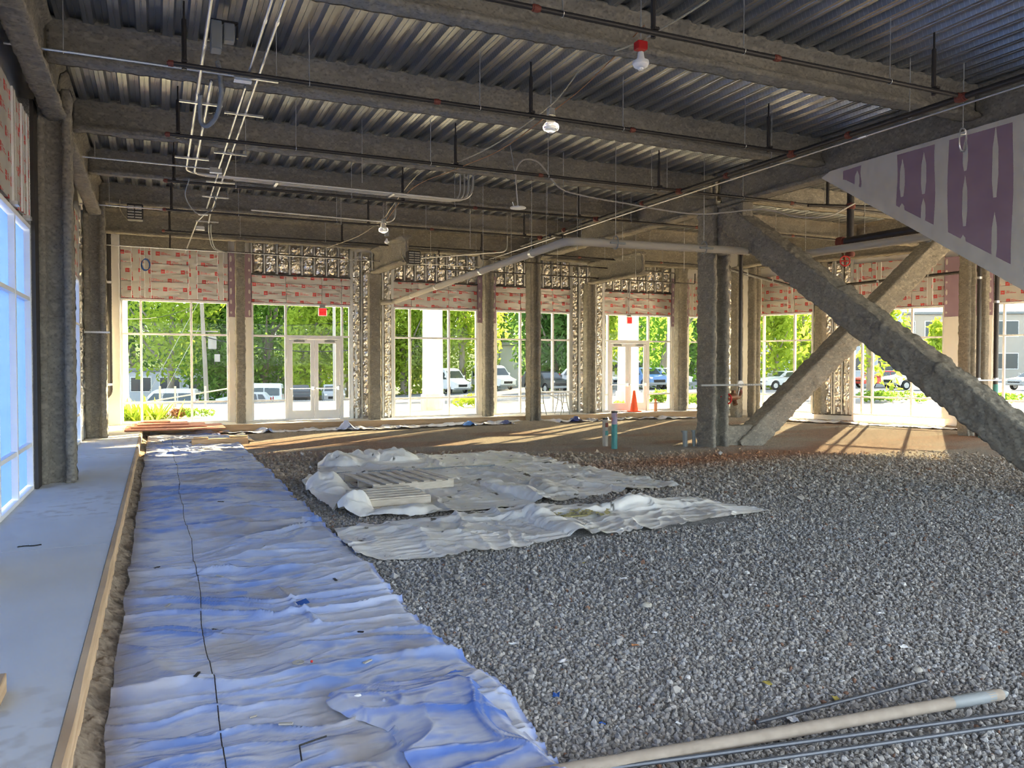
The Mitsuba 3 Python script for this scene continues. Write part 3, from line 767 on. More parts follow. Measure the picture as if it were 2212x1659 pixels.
YS = [6.62, 9.45, 12.35, 15.45, 18.3, 21.2]
desc = ['nearest black sprinkler branch pipe, crossing the top right of the photo', 'second black sprinkler branch pipe, behind the near lit lamp', 'third black sprinkler branch pipe, meeting the main left of the braced column', 'fourth black sprinkler branch pipe, behind the white disc', 'fifth black sprinkler branch pipe, above the far lit lamp', 'farthest long black sprinkler branch pipe']
for i, (y, lb) in enumerate(zip(YS, desc)):
    z = 4.90
    x1 = 9.03 if y < 12 else 17.6
    k = thing('sprinkler_pipe', lb, 'pipe', 'black sprinkler branch pipes')
    put(k, 'pipe', tube([[.17, y, z], [3.2, y, z], [6.4, y, z], [x1, y, z]], .027, 10), 'm_bmetal', 40)
    put(k, 'end_cap', tube([[.12, y, z], [.135, y, z], [.135, y, z], [.19, y, z]], [.02, .02, .037, .037], 8), 'm_redfit', 40, label='red end cap')
    for x in ([3.22, 6.1, 8.98] if x1 < 10 else [6.1, 8.98, 11.8, 14.8]):
        coupling(k, [x, y, z], [1, 0, 0], .027)
    for x in (.30, 4.55, 8.6):
        put(k, 'upright_strut', cat(rod([x, y + .05, z - .03], [x, y + .05, 5.42], .026, 8), rod([x, y + .05, 5.40], [x, y + .05, 5.62], .012, 6), cbox(x - .03, x + .03, y - .02, y + .08, z + .03, z + .06, .004)), 'm_bmetal', 40, label='black upright brace pipe')
    for x in np.arange(1.35 + .3 * (i % 3), x1, 2.15): hanger(k, x, y, z)
k = thing('sprinkler_pipe', 'short thin black sprinkler pipe in front of the first far window top', 'pipe', 'black sprinkler branch pipes')
put(k, 'pipe', rod([.05, 22.3, 4.62], [4.8, 22.3, 4.62], .02, 8), 'm_bmetal')
put(k, 'upright_strut', rod([.32, 22.3, 4.6], [.32, 22.3, 4.98], .02, 8), 'm_bmetal'); coupling(k, [4.8, 22.3, 4.62], [1, 0, 0], .02)
k = thing('sprinkler_pipe', 'thin black sprinkler pipe under the foil batts left of the free standing post', 'pipe', 'black sprinkler branch pipes')
put(k, 'pipe', tube(corner_path([[7.62, 22.2, 5.0], [7.62, 22.2, 4.45], [16.9, 22.2, 4.40], [16.9, 22.2, 4.75]], .06), .02, 8), 'm_bmetal', 40)
k = thing('sprinkler_pipe', 'upper thin black sprinkler pipe by the free standing post', 'pipe', 'black sprinkler branch pipes')
put(k, 'pipe', tube(corner_path([[8.75, 21.7, 5.1], [8.75, 21.7, 4.74], [15.7, 21.7, 4.66], [15.7, 21.7, 4.3]], .06), .02, 8), 'm_bmetal', 40)

k = thing('sprinkler_main', 'long black sprinkler main running from the upper right corner to the far wall', 'pipe')
put(k, 'pipe', tube([[9.03, 2.0, 4.885], [9.03, 8, 4.885], [9.05, 14, 4.885], [9.1, 19.6, 4.87]], .040, 12), 'm_bmetal', 40)
for y in YS[:-1]: coupling(k, [9.03, y, 4.885], [0, 1, 0], .042, L=.14)
for y in (8.35, 11.0, 13.6, 17.0): coupling(k, [9.03, y, 4.885], [0, 1, 0], .040)
for y in (5.4, 7.35, 9.9, 12.75, 16.2, 18.9): hanger(k, 9.03, y, 4.885, .042)
put(k, 'end_cap', tube([[8.45, 16.6, 4.66], [8.9, 16.9, 4.70], [8.9, 16.9, 4.70], [9.02, 17, 4.71]], [.04, .04, .06, .06], 10), 'm_bmetal', 40)
k = thing('conduit', 'thin bright conduit following the sprinkler main', 'conduit')
put(k, 'tube', tube([[9.16, 2.5, 4.84], [9.16, 9, 4.84], [9.12, 15, 4.82], [9.0, 21.8, 4.74]], .014, 8), 'm_galv', True)
for y in (4.8, 8.15, 10.9, 15.3): put(k, 'connector', tube([[9.16, y, 4.84], [9.16, y + .14, 4.84]], .024, 8), 'm_galv', 40)

k = thing('steel_hanger', 'empty steel clevis hanger on a long rod in front of the stair soffit', 'hanger')
X, Y, Zc = 9.86, 7.2, 4.62
put(k, 'rod', rod([X, Y, Zc + .14], [X, Y, 5.64], .007, 6), 'm_galv')
put(k, 'loop', tube(np.array([[X + .07 * math.copysign(abs(math.sin(t)) ** .6, math.sin(t)), Y, Zc + .15 * math.cos(t)] for t in np.linspace(0, 2 * math.pi, 25)]), .011, 6, False), 'm_galv', True)
put(k, 'cross_bolt', rod([X - .02, Y - .05, Zc + .06], [X + .02, Y + .05, Zc + .08], .008, 6), 'm_galv')
put(k, 'bottom_plate', cbox(X - .03, X + .03, Y - .02, Y + .02, Zc - .165, Zc - .14, .004), 'm_galv')

# white drain pipes with clamps
def pvc(label, pts, r, clamps=(), rr=.25):
    k = thing('drain_pipe', label, 'pipe')
    put(k, 'pipe', tube(corner_path(pts, rr, 6) if len(pts) > 2 else pts, r, 14), 'm_pvc', 40)
    for c in clamps:
        c = np.asarray(c, float)
        cl = put(k, 'clamp', cat(cbox(c[0] - .16, c[0] + .16, c[1] - .10, c[1] - .06, c[2] - .02, c[2] + .02, .005), tube(np.array([[c[0], c[1] + .10 * math.sin(t), c[2] + .02 + .12 * math.cos(t)] for t in np.linspace(0, 2 * math.pi, 17)]), .012, 6, False)), 'm_grey', 40, label='grey clamp')
        put(cl, 'hanger_rod', rod(c + [0, 0, .14], [c[0], c[1], 5.62], .007, 6), 'm_galv', label='thin steel hanger rod')
    return k


k = pvc('long white drain pipe bending before the braced column and sloping to the far wall', [[5.9, 23.3, 3.46], [6.45, 22.9, 3.50], [6.69, 12.47, 3.82], [10.74, 12.47, 3.88]], .075, [(7.7, 12.47, 3.835), (9.7, 12.47, 3.865)])
for y in (13.8, 16.3, 19.2, 21.2): put(k, 'collar', rod([6.69 - .023 * (y - 12.47), y, 3.82 - .0307 * (y - 12.47)], [6.69 - .023 * (y - 12.38), y + .09, 3.82 - .0307 * (y - 12.38)], .082, 14), 'm_galv', 40, label='steel collar')
for y in (13.85, 16.35): put(k, 'hanger_rod', rod([6.65, y, 3.85], [6.65, y, 5.62], .006, 6), 'm_galv')
pvc('white drain pipe running up to the stair soffit behind the near brace', [[11.33, 11.45, 3.73], [12.5, 8.4, 3.86]], .075, [(12.1, 9.45, 3.82)])

def black_pipe(label, pts, r, caps=(), clamps=(), name='riser_pipe', rr=.12):
    k = thing(name, label, 'pipe')
    put(k, 'pipe', tube(corner_path(pts, rr, 6) if len(pts) > 2 else pts, r, 12), 'm_bmetal', 40)
    for c, ax, L in caps: coupling(k, c, ax, r, 'm_redfit', L)
    for c in clamps: put(k, 'clamp', rod(np.asarray(c) - [0, 0, .03], np.asarray(c) + [0, 0, .03], r * 1.25, 12), 'm_galv', 40, label='bright pipe clamp')
    return k


a = np.array([11.85, 11.1, 3.92]); b = np.array([12.55, 8.2, 4.05]); u = (b - a) / np.linalg.norm(b - a)
k = black_pipe('thick black fire main with a red end, reaching under the stair soffit', [a, b], .085, [(a, u, .16)])
put(k, 'red_end', tube([a - u * .10, a - u * .07, a - u * .07, a], [.03, .03, .115, .115], 14), 'm_redfit', 40, label='red end fitting')
hanger(k, *(a + u * .45)[:2], a[2] + .02, .088)
k = black_pipe('stout black riser between the stair soffit and the fire main', [[12.45, 11.45, 3.75], [12.45, 11.45, 5.6]], .068, [([12.45, 11.45, 4.72], np.array([0, 0, 1.0]), .12), ([12.45, 11.45, 3.78], np.array([0, 0, 1.0]), .1)])
put(k, 'side_branch', tube([[11.6, 11.7, 4.72], [12.45, 11.45, 4.72], [14.5, 10.9, 4.74]], .035, 8), 'm_bmetal', 40)
put(k, 'strut', rod([11.95, 11.55, 4.74], [11.95, 11.55, 5.6], .03, 8), 'm_bmetal')
k = thing('gate_valve', 'small red valve wheel under the thick black fire main', 'valve')
c = np.array([12.05, 11.2, 3.60])
put(k, 'wheel', cat(tube(np.array([c + .095 * (math.cos(t) * np.array([.9, -.4, 0]) + math.sin(t) * np.array([0, 0, 1])) for t in np.linspace(0, 2 * math.pi, 19)]), .013, 6, False), rod(c - np.array([.085, -.038, 0]), c + np.array([.085, -.038, 0]), .009, 6), rod(c - [0, 0, .095], c + [0, 0, .095], .009, 6)), 'm_red', 40)
put(k, 'stem', rod(c, c + [.25, .3, .2], .02, 8), 'm_bronze')

k = black_pipe('black riser with a bronze valve at its foot, right of the braced column', [[12.2, 14.1, 4.12], [11.87, 13.95, 4.12], [11.87, 13.95, .98]], .042, [([11.87, 13.95, 1.0], np.array([0, 0, 1.0]), .12), ([11.9, 13.96, 4.10], np.array([.9, .4, 0.2]), .14)])
k = thing('valve', 'bronze check valve with a red hand wheel beside the braced column', 'valve')
put(k, 'body', cat(tube([[11.87, 13.95, .99], [11.8, 13.9, .90], [11.66, 13.82, .88]], .05, 10), tube([[11.70, 13.84, .88], [11.62, 13.80, .9], [11.55, 13.76, .9], [11.42, 13.70, .9], [11.34, 13.66, .9], [11.22, 13.6, .9]], [.04, .075, .095, .095, .06, .035], 12), rod([11.52, 13.75, .9], [11.50, 13.66, .74], .055, 10), rod([11.52, 13.75, .95], [11.52, 13.75, 1.05], .045, 10)), 'm_bronze', 40)
c = np.array([11.13, 13.52, .88])
put(k, 'hand_wheel', cat(tube(np.array([c + .115 * (math.cos(t) * np.array([.55, -.83, 0]) + math.sin(t) * np.array([0, 0, 1])) for t in np.linspace(0, 2 * math.pi, 21)]), .018, 7, False), rod(c - np.array([.06, -.09, 0]), c + np.array([.06, -.09, 0]), .012, 6), rod(c - [0, 0, .11], c + [0, 0, .11], .012, 6), rod(c, c + [.12, .09, .02], .02, 8)), 'm_red', 40, label='red hand wheel')
put(k, 'gauge', cat(lathe([(0, -.02), (.075, -.02), (.075, .02), (0, .02)], 18, 'y', (11.68, 13.72, 1.19)), rod([11.68, 13.74, 1.1], [11.68, 13.8, .9], .012, 6)), 'm_white', 40, label='round white gauge')
k = thing('strut_channel', 'slotted steel strut across the braced column at valve height', 'strut')
put(k, 'channel', box(10.35, 11.95, 13.36, 13.40, 1.16, 1.20), 'm_grey')
for i in range(9): put(k, 'slot', box(11.2 + i * .065, 11.24 + i * .065, 13.352, 13.361, 1.17, 1.19), 'm_pvc', label='punched slot')

black_pipe('left one of the two black pipes with teal ends by the right columns', [[18.90, 13.30, 5.0], [18.90, 13.30, -.2]], .052, clamps=([18.9, 13.3, 1.25], [18.9, 13.3, 3.8], [18.9, 13.3, 4.55]))
k = black_pipe('right one of the two black pipes by the right columns, ending in an elbow', [[19.32, 13.13, 5.0], [19.32, 13.13, .62], [18.95, 13.0, .25]], .055, clamps=([19.32, 13.13, 1.25], [19.32, 13.13, 3.2]))
for x, y in ((18.9, 13.3), (19.32, 13.13)): put(k, 'teal_band', rod([x, y, .62], [x, y, 1.12], .058, 12), 'm_teal', 40, label='teal painted band')
put(k, 'strut', box(18.55, 19.45, 13.06, 13.08, 1.21, 1.24), 'm_galv')
black_pipe('horizontal black pipe with an elbow near the far corner', [[14.2, 17.2, 4.9], [14.2, 17.2, 4.22], [19.6, 19.9, 4.12], [21.5, 14.6, 4.32]], .045, clamps=([15.3, 17.75, 4.2], [17, 18.6, 4.17], [18.5, 19.35, 4.14], [20.4, 17.67, 4.2], [20.9, 16.3, 4.26]), rr=.15)
black_pipe('black drain pipe behind the farther left column', [[-1.13, 22.95, 5.0], [-1.13, 22.95, .88], [-1.3, 23.2, .70]], .055, clamps=([-1.13, 22.95, 3.75], [-1.13, 22.95, 1.1]))
k = thing('strut_channel', 'thin steel strut across the farther left column', 'strut')
put(k, 'channel', box(-1.45, -.95, 19.36, 19.40, 2.30, 2.34), 'm_stud')

# ------------------------------------------------------------------ conduits
def strut(par, x0, x1, y, z): put(par, 'strut', box(x0, x1, y - .02, y + .02, z - .045, z - .02), 'm_galv', label='steel strut')
k = thing('conduit', 'left bright conduit of the left pair, bending right into a bundle', 'conduit', None)
path = corner_path([[.485, 4.5, 5.0], [.485, 15.1, 5.0], [5.92, 15.1, 4.96], [5.92, 15.1, 5.6]], .35, 8)
put(k, 'tube', tube(path, .021, 10), 'm_galv', True)
for y in (7.0, 9.0, 10.6): put(k, 'coupling', rod([.485, y, 5], [.485, y + .1, 5], .027, 10), 'm_galv', 40)
for y in (10.95, 13.9): strut(k, .28, .80, y, 5.0)
for x in (2.0, 4.2): put(k, 'strut', box(x, x + .05, 14.98, 15.42, 4.93, 4.955), 'm_galv')
k = thing('conduit', 'right bright conduit of the left pair, bending right into a bundle', 'conduit')
put(k, 'tube', tube(corner_path([[.62, 10.2, 5.02], [.62, 10.9, 5.0], [.62, 15.2, 5.0], [5.86, 15.2, 4.96], [5.86, 15.2, 5.6]], .3, 8), .021, 10), 'm_galv', True)
for j, lb in ((0, 'third conduit of the bundle that runs right from the left pair'), (1, 'fourth conduit of the bundle that runs right from the left pair')):
    k = thing('conduit', lb, 'conduit')
    put(k, 'tube', tube(corner_path([[1.3, 15.28 + j * .08, 5.0], [5.80 - j * .06, 15.28 + j * .08, 4.96], [5.80 - j * .06, 15.28 + j * .08, 5.6]], .3, 8), .016, 8), 'm_galv', True)
k = thing('conduit', 'thin conduit running right above the far lit lamp and turning up', 'conduit')
put(k, 'tube', tube(corner_path([[1.9, 18.15, 5.0], [5.15, 18.15, 4.96], [5.15, 18.15, 5.6]], .25, 8), .018, 8), 'm_galv', True)
k = thing('conduit', 'thin conduit along the edge of the far wall foil batts', 'conduit')
put(k, 'tube', tube(corner_path([[6.6, 20.9, 4.55], [9.3, 21.0, 4.9], [9.3, 21.0, 5.5]], .2, 8), .018, 8), 'm_galv', True)

for j, (x, lb) in enumerate(((1.0, 'left bright conduit of the long right pair'), (1.115, 'right bright conduit of the long right pair'))):
    k = thing('conduit', lb, 'conduit')
    if j == 0:
        segs = [([[x, 4.5, 5.0], [x, 9.0, 5.0], [x - .02, 9.5, 4.93]]), ([[x, 10.1, 4.97], [x, 14.0, 5.0], [x - .02, 14.3, 4.95]]), ([[x, 14.8, 4.97], [x, 18.3, 5.0]]), ([[x, 19.0, 5.0], [x - .12, 20.0, 4.98], [x - .3, 22.6, 4.6]])]
    else:
        segs = [([[x, 4.5, 5.0], [x, 19.0, 5.0], [x, 19.7, 4.92]])]
    for s_ in segs: put(k, 'tube', tube(s_, .017, 8), 'm_galv', True)
    if j == 1:
        for y in (6.9, 9.75, 11.2, 13.35, 15.5, 16.9, 18.7, 19.85): strut(k, .84, 1.34, y, 5.0)
        for y in (9.75, 13.35, 16.9): put(k, 'hanger_rod', rod([1.32, y, 4.96], [1.32, y, 5.62], .006, 6), 'm_galv')
    for y in (8.1, 12.6, 17.6): put(k, 'coupling', rod([x, y, 5], [x, y + .09, 5], .023, 8), 'm_galv', 40)
for y, z, lb in ((9.82, 5.0, 'white junction box on the conduits nearest the camera'), (14.55, 4.98, 'second white junction box on the conduits'), (18.7, 4.98, 'third white junction box on the conduits'), (20.05, 4.86, 'farthest white junction box on the conduits')):
    k = thing('junction_box', lb, 'junction box', None)
    put(k, 'box', cbox(.85, 1.04, y - .05, y + .05, z - .06, z + .02, .006), 'm_galv')
    put(k, 'cover', cbox(.845, 1.045, y - .055, y + .055, z - .068, z - .06, .003), 'm_white')
for y, x0, z, lb in ((9.85, -1.45, 5.0, 'thin conduit from the left wall to the nearest junction box'), (14.55, -1.45, 4.98, 'thin conduit from the left wall to the second junction box'), (18.72, -1.45, 4.97, 'thin conduit from the left wall to the third junction box'), (22.1, -1.4, 4.60, 'thin bright conduit in front of the first far window boards')):
    k = thing('conduit', lb, 'conduit')
    put(k, 'tube', rod([x0, y, z], [.86 if y < 22 else 9.4, y, z - (.0 if y < 22 else .05)], .013, 8), 'm_galv')
    if y < 22: hanger(k, x0 + .55, y, z, .013)

k = thing('flexible_conduit', 'ribbed grey flexible conduit hanging in a loop from a ceiling box', 'conduit')
pts = bezier_path([[.70, 10.25, 5.28], [.72, 10.2, 5.1], [.74, 10.3, 4.9], [.70, 10.6, 4.72], [.60, 10.85, 4.66], [.53, 10.9, 4.75], [.52, 10.7, 5.0]], 16)
put(k, 'hose', tube(pts, .026 + .005 * (np.arange(len(pts)) % 2), 10), 'm_grey', 40)
k = thing('ceiling_box', 'grey strapped box under the deck above the flexible conduit', 'box')
put(k, 'box', cbox(.58, .70, 9.55, 9.75, 5.18, 5.5, .01), 'm_grey'); put(k, 'box', cbox(.72, .84, 9.58, 9.72, 5.3, 5.5, .01), 'm_grey')
put(k, 'bracket', cat(cbox(.55, .88, 9.6, 9.66, 5.5, 5.53, .004), cbox(.55, .57, 9.6, 9.66, 5.3, 5.5, .003), cbox(.86, .88, 9.6, 9.66, 5.35, 5.5, .003)), 'm_bmetal')
for j, (x, y, lb) in enumerate(((.72, 16.0, 'thin looped cable under the left conduits'), (1.25, 19.6, 'paired cables drooping from the farthest junction box'))):
    k = thing('cable', lb, 'cable')
    if j == 0: put(k, 'cord', tube(bezier_path([[.55, 15.3, 4.95], [.5, 15.8, 4.7], [.75, 16.3, 4.5], [1.05, 16.4, 4.7], [1.0, 16.5, 5.0]], 10), .011, 6), 'm_grey', True)
    else:
        for dx in (0, .05): put(k, 'cord', tube(bezier_path([[1.12 + dx, 19.8, 4.9], [1.16 + dx, 20.4, 4.75], [1.3 + dx, 21.2, 4.55], [1.62 + dx, 21.6, 4.50]], 10), .013, 6), 'm_grey', True)

for (x, y, z, lb) in ((-.42, 19.35, 4.98, 'small dark grilled box hanging from the beam at the left'), (5.98, 19.45, 4.35, 'dark grilled box on the end of the low stub beam')):
    k = thing('grilled_box', lb, 'box')
    put(k, 'case', cbox(x - .16, x + .16, y - .14, y + .14, z - .18, z + .16, .012), 'm_bmetal')
    for i in range(5):
        for s_ in range(2): put(k, 'grille_bar', cbox(x - .15 + .15 * s_, x - .02 + .15 * s_, y - .152, y - .138, z - .15 + .06 * i, z - .12 + .06 * i, .003), 'm_pvc')
    put(k, 'cord', tube(bezier_path([[x - .15, y, z - .17], [x - .22, y, z - .1], [x - .3, y, z + .05], [x - .3, y, z + .25]], 8), .009, 6), 'm_wire', True)

# ------------------------------------------------------------------ temporary lamp string
scene['m_lens'] = {'type': 'twosided', 'bsdf': PR((0.85, 0.85, 0.85), 0.3)}
LAMP_OFF = lathe([(.0, .13), (.03, .13), (.038, .075), (.055, .045), (.086, .035), (.09, .012), (.085, 0.0)], 20)
LENS_OFF = lathe([(.085, 0.0), (.076, -.022), (.05, -.036), (.03, -.038), (.027, -.054), (0.0, -.058)], 20)
for i, (x, y, z, lit, lb) in enumerate(((4.96, 9.72, 4.86, 1, 'near lit work lamp hanging from the ceiling'), (4.86, 18.15, 4.76, 1, 'far lit work lamp hanging in front of the beams'),
                                       (4.72, 7.15, 4.80, 0, 'unlit white work lamp with a red box above it'), (5.06, 18.6, 4.56, 0, 'small unlit white lamp just below the far lit one'))):
    k = thing('work_lamp', lb, 'lamp', None)
    if lit: LAMP, LENS = lathe([(.0, .14), (.05, .14), (.055, .05)], 20), lathe([(.055, .055), (.08, .045), (.092, .015), (.086, -.015), (.05, -.036), (.03, -.038), (.027, -.054), (0.0, -.058)], 20)
    else: LAMP, LENS = LAMP_OFF, LENS_OFF
    s_ = 1.2 if lit else 1.0 if i != 3 else .7
    m = LAMP.copy(); m.apply_scale(s_); m.apply_translation([x, y, z]); put(k, 'housing', m, 'm_white' if not lit else 'm_pvc', 40)
    m = LENS.copy(); m.apply_scale(s_); m.apply_translation([x, y, z])
    if lit:
        put(k, 'lens', m, 'm_lens', 40, emitter={'type': 'area', 'radiance': C(5.2, 4.1, 2.6)})
        put(k, 'guard', cat(tube(np.array([[x + .10 * math.cos(t), y + .10 * math.sin(t), z - .02] for t in np.linspace(0, 2 * math.pi, 21)]), .005, 5, False)), 'm_galv', True)
    else: put(k, 'lens', m, 'm_lens', 40)
    if i == 2: put(k, 'socket_box', cbox(x - .06, x + .06, y - .05, y + .05, z + .15, z + .24, .008), 'm_red', label='red socket box')
    else: put(k, 'socket_box', cbox(x - .05, x + .05, y - .04, y + .04, z + .15, z + .27, .01), 'm_grey')
    put(k, 'hanger_wire', rod([x, y, z + .2], [x, y, 5.63], .005, 6), 'm_galv')
k = thing('power_cable', 'yellowish lamp cord strung from lamp to lamp under the ceiling', 'cord')
put(k, 'cord', tube(bezier_path([[5.0, 4.0, 5.55], [4.95, 5.6, 5.2], [4.74, 7.1, 5.06], [4.9, 8.6, 5.35], [4.94, 9.65, 5.16], [4.7, 11.0, 4.95], [4.6, 12.5, 5.0], [4.7, 14.8, 5.35], [4.75, 17.0, 5.1], [4.86, 18.1, 5.05], [4.5, 19.0, 4.75], [3.9, 20.0, 4.55]], 8), .010, 6), 'm_wire', True)
k = thing('power_cable', 'reddish second cord twisted beside the lamp cord', 'cord')
put(k, 'cord', tube(bezier_path([[5.0, 7.5, 5.4], [5.1, 8.9, 5.25], [5.0, 9.7, 5.1], [4.75, 10.9, 4.85], [4.66, 12.5, 4.92], [4.9, 16.0, 5.3], [4.95, 18.4, 4.95], [5.05, 18.6, 4.85]], 8), .007, 6), 'm_brown', True)
k = thing('ceiling_disc', 'white round disc hanging below a looped white cable', 'disc')
X, Y, Zc = 6.06, 13.2, 4.49
put(k, 'disc', lathe([(0, .02), (.06, .02), (.14, .012), (.15, 0), (.14, -.012), (0, -.016)], 28, at=(X, Y, Zc)), 'm_white', 40)
put(k, 'stem', cat(rod([X, Y, Zc + .01], [X - .05, Y, Zc + .55], .012, 8), rod([X - .08, Y, Zc + .02], [X - .11, Y, Zc + .1], .008, 6)), 'm_galv')
put(k, 'hanger_wire', rod([X - .05, Y, Zc + .55], [X - .16, Y, 5.64], .006, 6), 'm_galv')
k = thing('white_cable', 'white flexible cable arching from the disc and drooping to the right', 'cable')
put(k, 'cord', tube(bezier_path([[X - .04, Y, Zc + .42], [X - .03, Y, Zc + .72], [X + .15, Y, Zc + .90], [X + .45, Y, Zc + .85], [X + .85, Y, Zc + .45], [X + 1.3, Y - .1, Zc + .32], [8.2, 13.0, 4.72], [9.6, 12.6, 4.55], [10.7, 12.0, 4.62], [11.2, 11.6, 4.45], [11.6, 11.2, 4.42], [12.4, 11.3, 4.75]], 10), .016, 8), 'm_pvc', True)
# bare hanger wires that hold nothing yet
for i, (x, y, z0) in enumerate(((7.0, 13.2, 4.3), (7.5, 14.9, 4.0), (8.3, 15.0, 4.1), (6.4, 16.5, 4.2), (7.9, 17.6, 4.0), (10.2, 16.2, 4.1), (11.7, 15.8, 3.9), (13.5, 17.0, 3.8), (9.9, 19.0, 3.9), (12.6, 19.3, 3.9), (6.7, 20.2, 4.2), (3.6, 16.9, 4.6), (14.6, 14.8, 4.2), (3.1, 12.9, 4.6))):
    k = tag(uniq('hanger_wire'), 'thin bare steel wire hanging straight down from the deck', 'wire', 'bare hanger wires under the deck')
    put(None, k, rod([x, y, z0], [x, y, 5.64], .006, 5), 'm_galv')

# ------------------------------------------------------------------ blue tarp, strips and clear sheets on the floor
def ridged(p, seed): return 1 - np.abs(2 * meshkit.noise(p, seed) - 1)


def cloth_h(x, y, amp, fold, seed):
    """creases mostly across the strip, with finer crumples"""
    q = np.stack([x * .55 + seed, y * 2.3 + .35 * np.sin(x * 1.7 + y * .9), np.zeros_like(x)], -1)
    w = meshkit.fbm(np.stack([x * 1.3, y * 1.3, np.ones_like(x) * seed], -1), 3, seed=seed) - .5
    q[..., 1] += 1.6 * w
    big = ridged(q, seed) ** 5 * (.35 + meshkit.noise(np.stack([x * .8, y * .6, np.ones_like(x)], -1), seed + 3))
    q2 = q * [2.2, 2.6, 1] + 5.1
    mid = ridged(q2, seed + 1) ** 4
    q3 = np.stack([x * 7, y * 15, np.ones_like(x) * 2.0], -1)
    fine = meshkit.fbm(q3, 3, seed=seed + 2) - .5
    return fold * big + .45 * fold * mid + amp * fine


def dusty(x, y, h, dx, dy, blue, dust, dirt, seed, bare=.5):
    """dust lies on the flat, the bare sheet shows on the steep folds"""
    gy, gx_ = np.gradient(h, axis=1) / dy, np.gradient(h, axis=0) / dx
    steep = np.clip((np.abs(gy) + .5 * np.abs(gx_)) * 2.6 - .10, 0, 1)
    P = np.stack([x, y, np.zeros_like(x)], -1)
    n1, n2 = meshkit.fbm(P * 1.1, 4, seed=seed), meshkit.fbm(P * 2.4 + 7, 4, seed=seed + 1)
    n3 = meshkit.fbm(P * np.array([5, 11, 1]), 3, seed=seed + 5)
    t = np.clip(steep * .9 + (n1 - .5) * 1.3 + bare - .45 + .5 * (n3 - .5), 0, 1)[..., None]
    col = np.array(dust) * (1 - t) + np.array(blue) * t
    e = np.clip((n2 - .59) * 6, 0, 1)[..., None] * .7
    return np.clip(col * (1 - e) + np.array(dirt) * e, 0, 1)


nx, ny = 105, 1000
tx_, ty = np.linspace(0, 1, nx), np.concatenate([np.linspace(2.0, 8.0, 560), np.linspace(8.02, 21.6, ny - 560)])
TXX, TY = np.meshgrid(tx_, ty, indexing='ij')
redge = 1.68 + .05 * (meshkit.noise(np.stack([ty * 1.5, ty * 0, ty * 0], -1), 3) - .5) - .16 * np.clip((3.6 - ty) / 1.4, 0, 1) - .3 * np.clip((ty - 18.6) / 3, 0, 1)
ledge = -.24 + .03 * (meshkit.noise(np.stack([ty * 3.1, ty * 0, ty * 0], -1), 5) - .5)
TX = ledge[None] + (redge - ledge)[None] * TXX
hh = cloth_h(TX, TY, .017, .062, 7) + .4 * cloth_h(TX * 1.3 + 3, TY * 2.1, .0, .04, 17)
lap = np.exp(-(((TX - .93 + .12 * np.sin(TY * 1.1)) / .02) ** 2)) * (TY < 6.4) * (np.sin(TY * 2.3) > -.2)
hh = hh + .025 * lap
dyv = np.gradient(ty)[None]
colr = dusty(TX, TY, hh, (redge - ledge)[None] / (nx - 1), dyv, (.12, .215, .50), (.52, .54, .61), (.39, .355, .32), 21, bare=.20)
lf = np.exp(-np.clip(TX + .22, 0, 9) / .13)[..., None]
colr = colr * (1 - .75 * lf) + np.array([.26, .21, .165]) * .75 * lf
edge_r = np.clip((TX - (redge - .05)[None]) / .03, 0, 1)[..., None]
colr = colr * (1 - .5 * edge_r) + np.array([.09, .20, .60]) * .5 * edge_r
zt = -.180 + hh + .015 * (zf(TX, TY) + .205)
zt = zt - .02 * edge_r[..., 0]
k = thing('blue_tarp', 'long dusty blue tarp spread beside the concrete walk, full of creases', 'tarp')
put(k, 'sheet', grid_mesh(np.stack([TX, TY, zt], -1)), 'm_tarp', True, color=colr.reshape(-1, 3))
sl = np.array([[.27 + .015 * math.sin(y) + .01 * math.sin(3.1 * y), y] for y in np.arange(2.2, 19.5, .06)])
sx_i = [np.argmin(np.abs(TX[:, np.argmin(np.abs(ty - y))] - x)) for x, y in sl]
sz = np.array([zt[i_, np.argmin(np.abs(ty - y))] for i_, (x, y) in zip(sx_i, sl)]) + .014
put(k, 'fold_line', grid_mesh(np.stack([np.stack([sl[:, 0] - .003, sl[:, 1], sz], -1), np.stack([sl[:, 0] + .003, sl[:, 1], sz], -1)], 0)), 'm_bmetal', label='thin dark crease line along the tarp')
# a second layer that overlaps at the near right
ax_, ay = np.linspace(0, 1, 60), np.linspace(2.2, 4.15, 160)
AX, AY = np.meshgrid(ax_, ay, indexing='ij')
l2 = .92 + .10 * np.sin(ay * 4 + 1) + .05 * np.sin(ay * 9); r2 = 1.60 + .02 * np.sin(ay * 3) - .06 * np.clip((3.3 - ay), 0, 1)
A = l2[None] + (r2 - l2)[None] * AX
h2 = cloth_h(A, AY, .012, .06, 13) + .5 * cloth_h(AY, A * 1.5, .0, .05, 19)
c2 = dusty(A, AY, h2, (r2 - l2)[None] / 59, (ay[1] - ay[0]), (.09, .18, .52), (.48, .51, .61), (.37, .335, .30), 33, bare=.36)
put(k, 'top_layer', grid_mesh(np.stack([A, AY, -.150 + .8 * h2 - .03 * np.clip((AX - .9) * 12, 0, 1) - .015 * np.clip((.08 - AX) * 12, 0, 1)], -1)), 'm_tarp', True, color=c2.reshape(-1, 3), label='bluer second layer at the near right end')

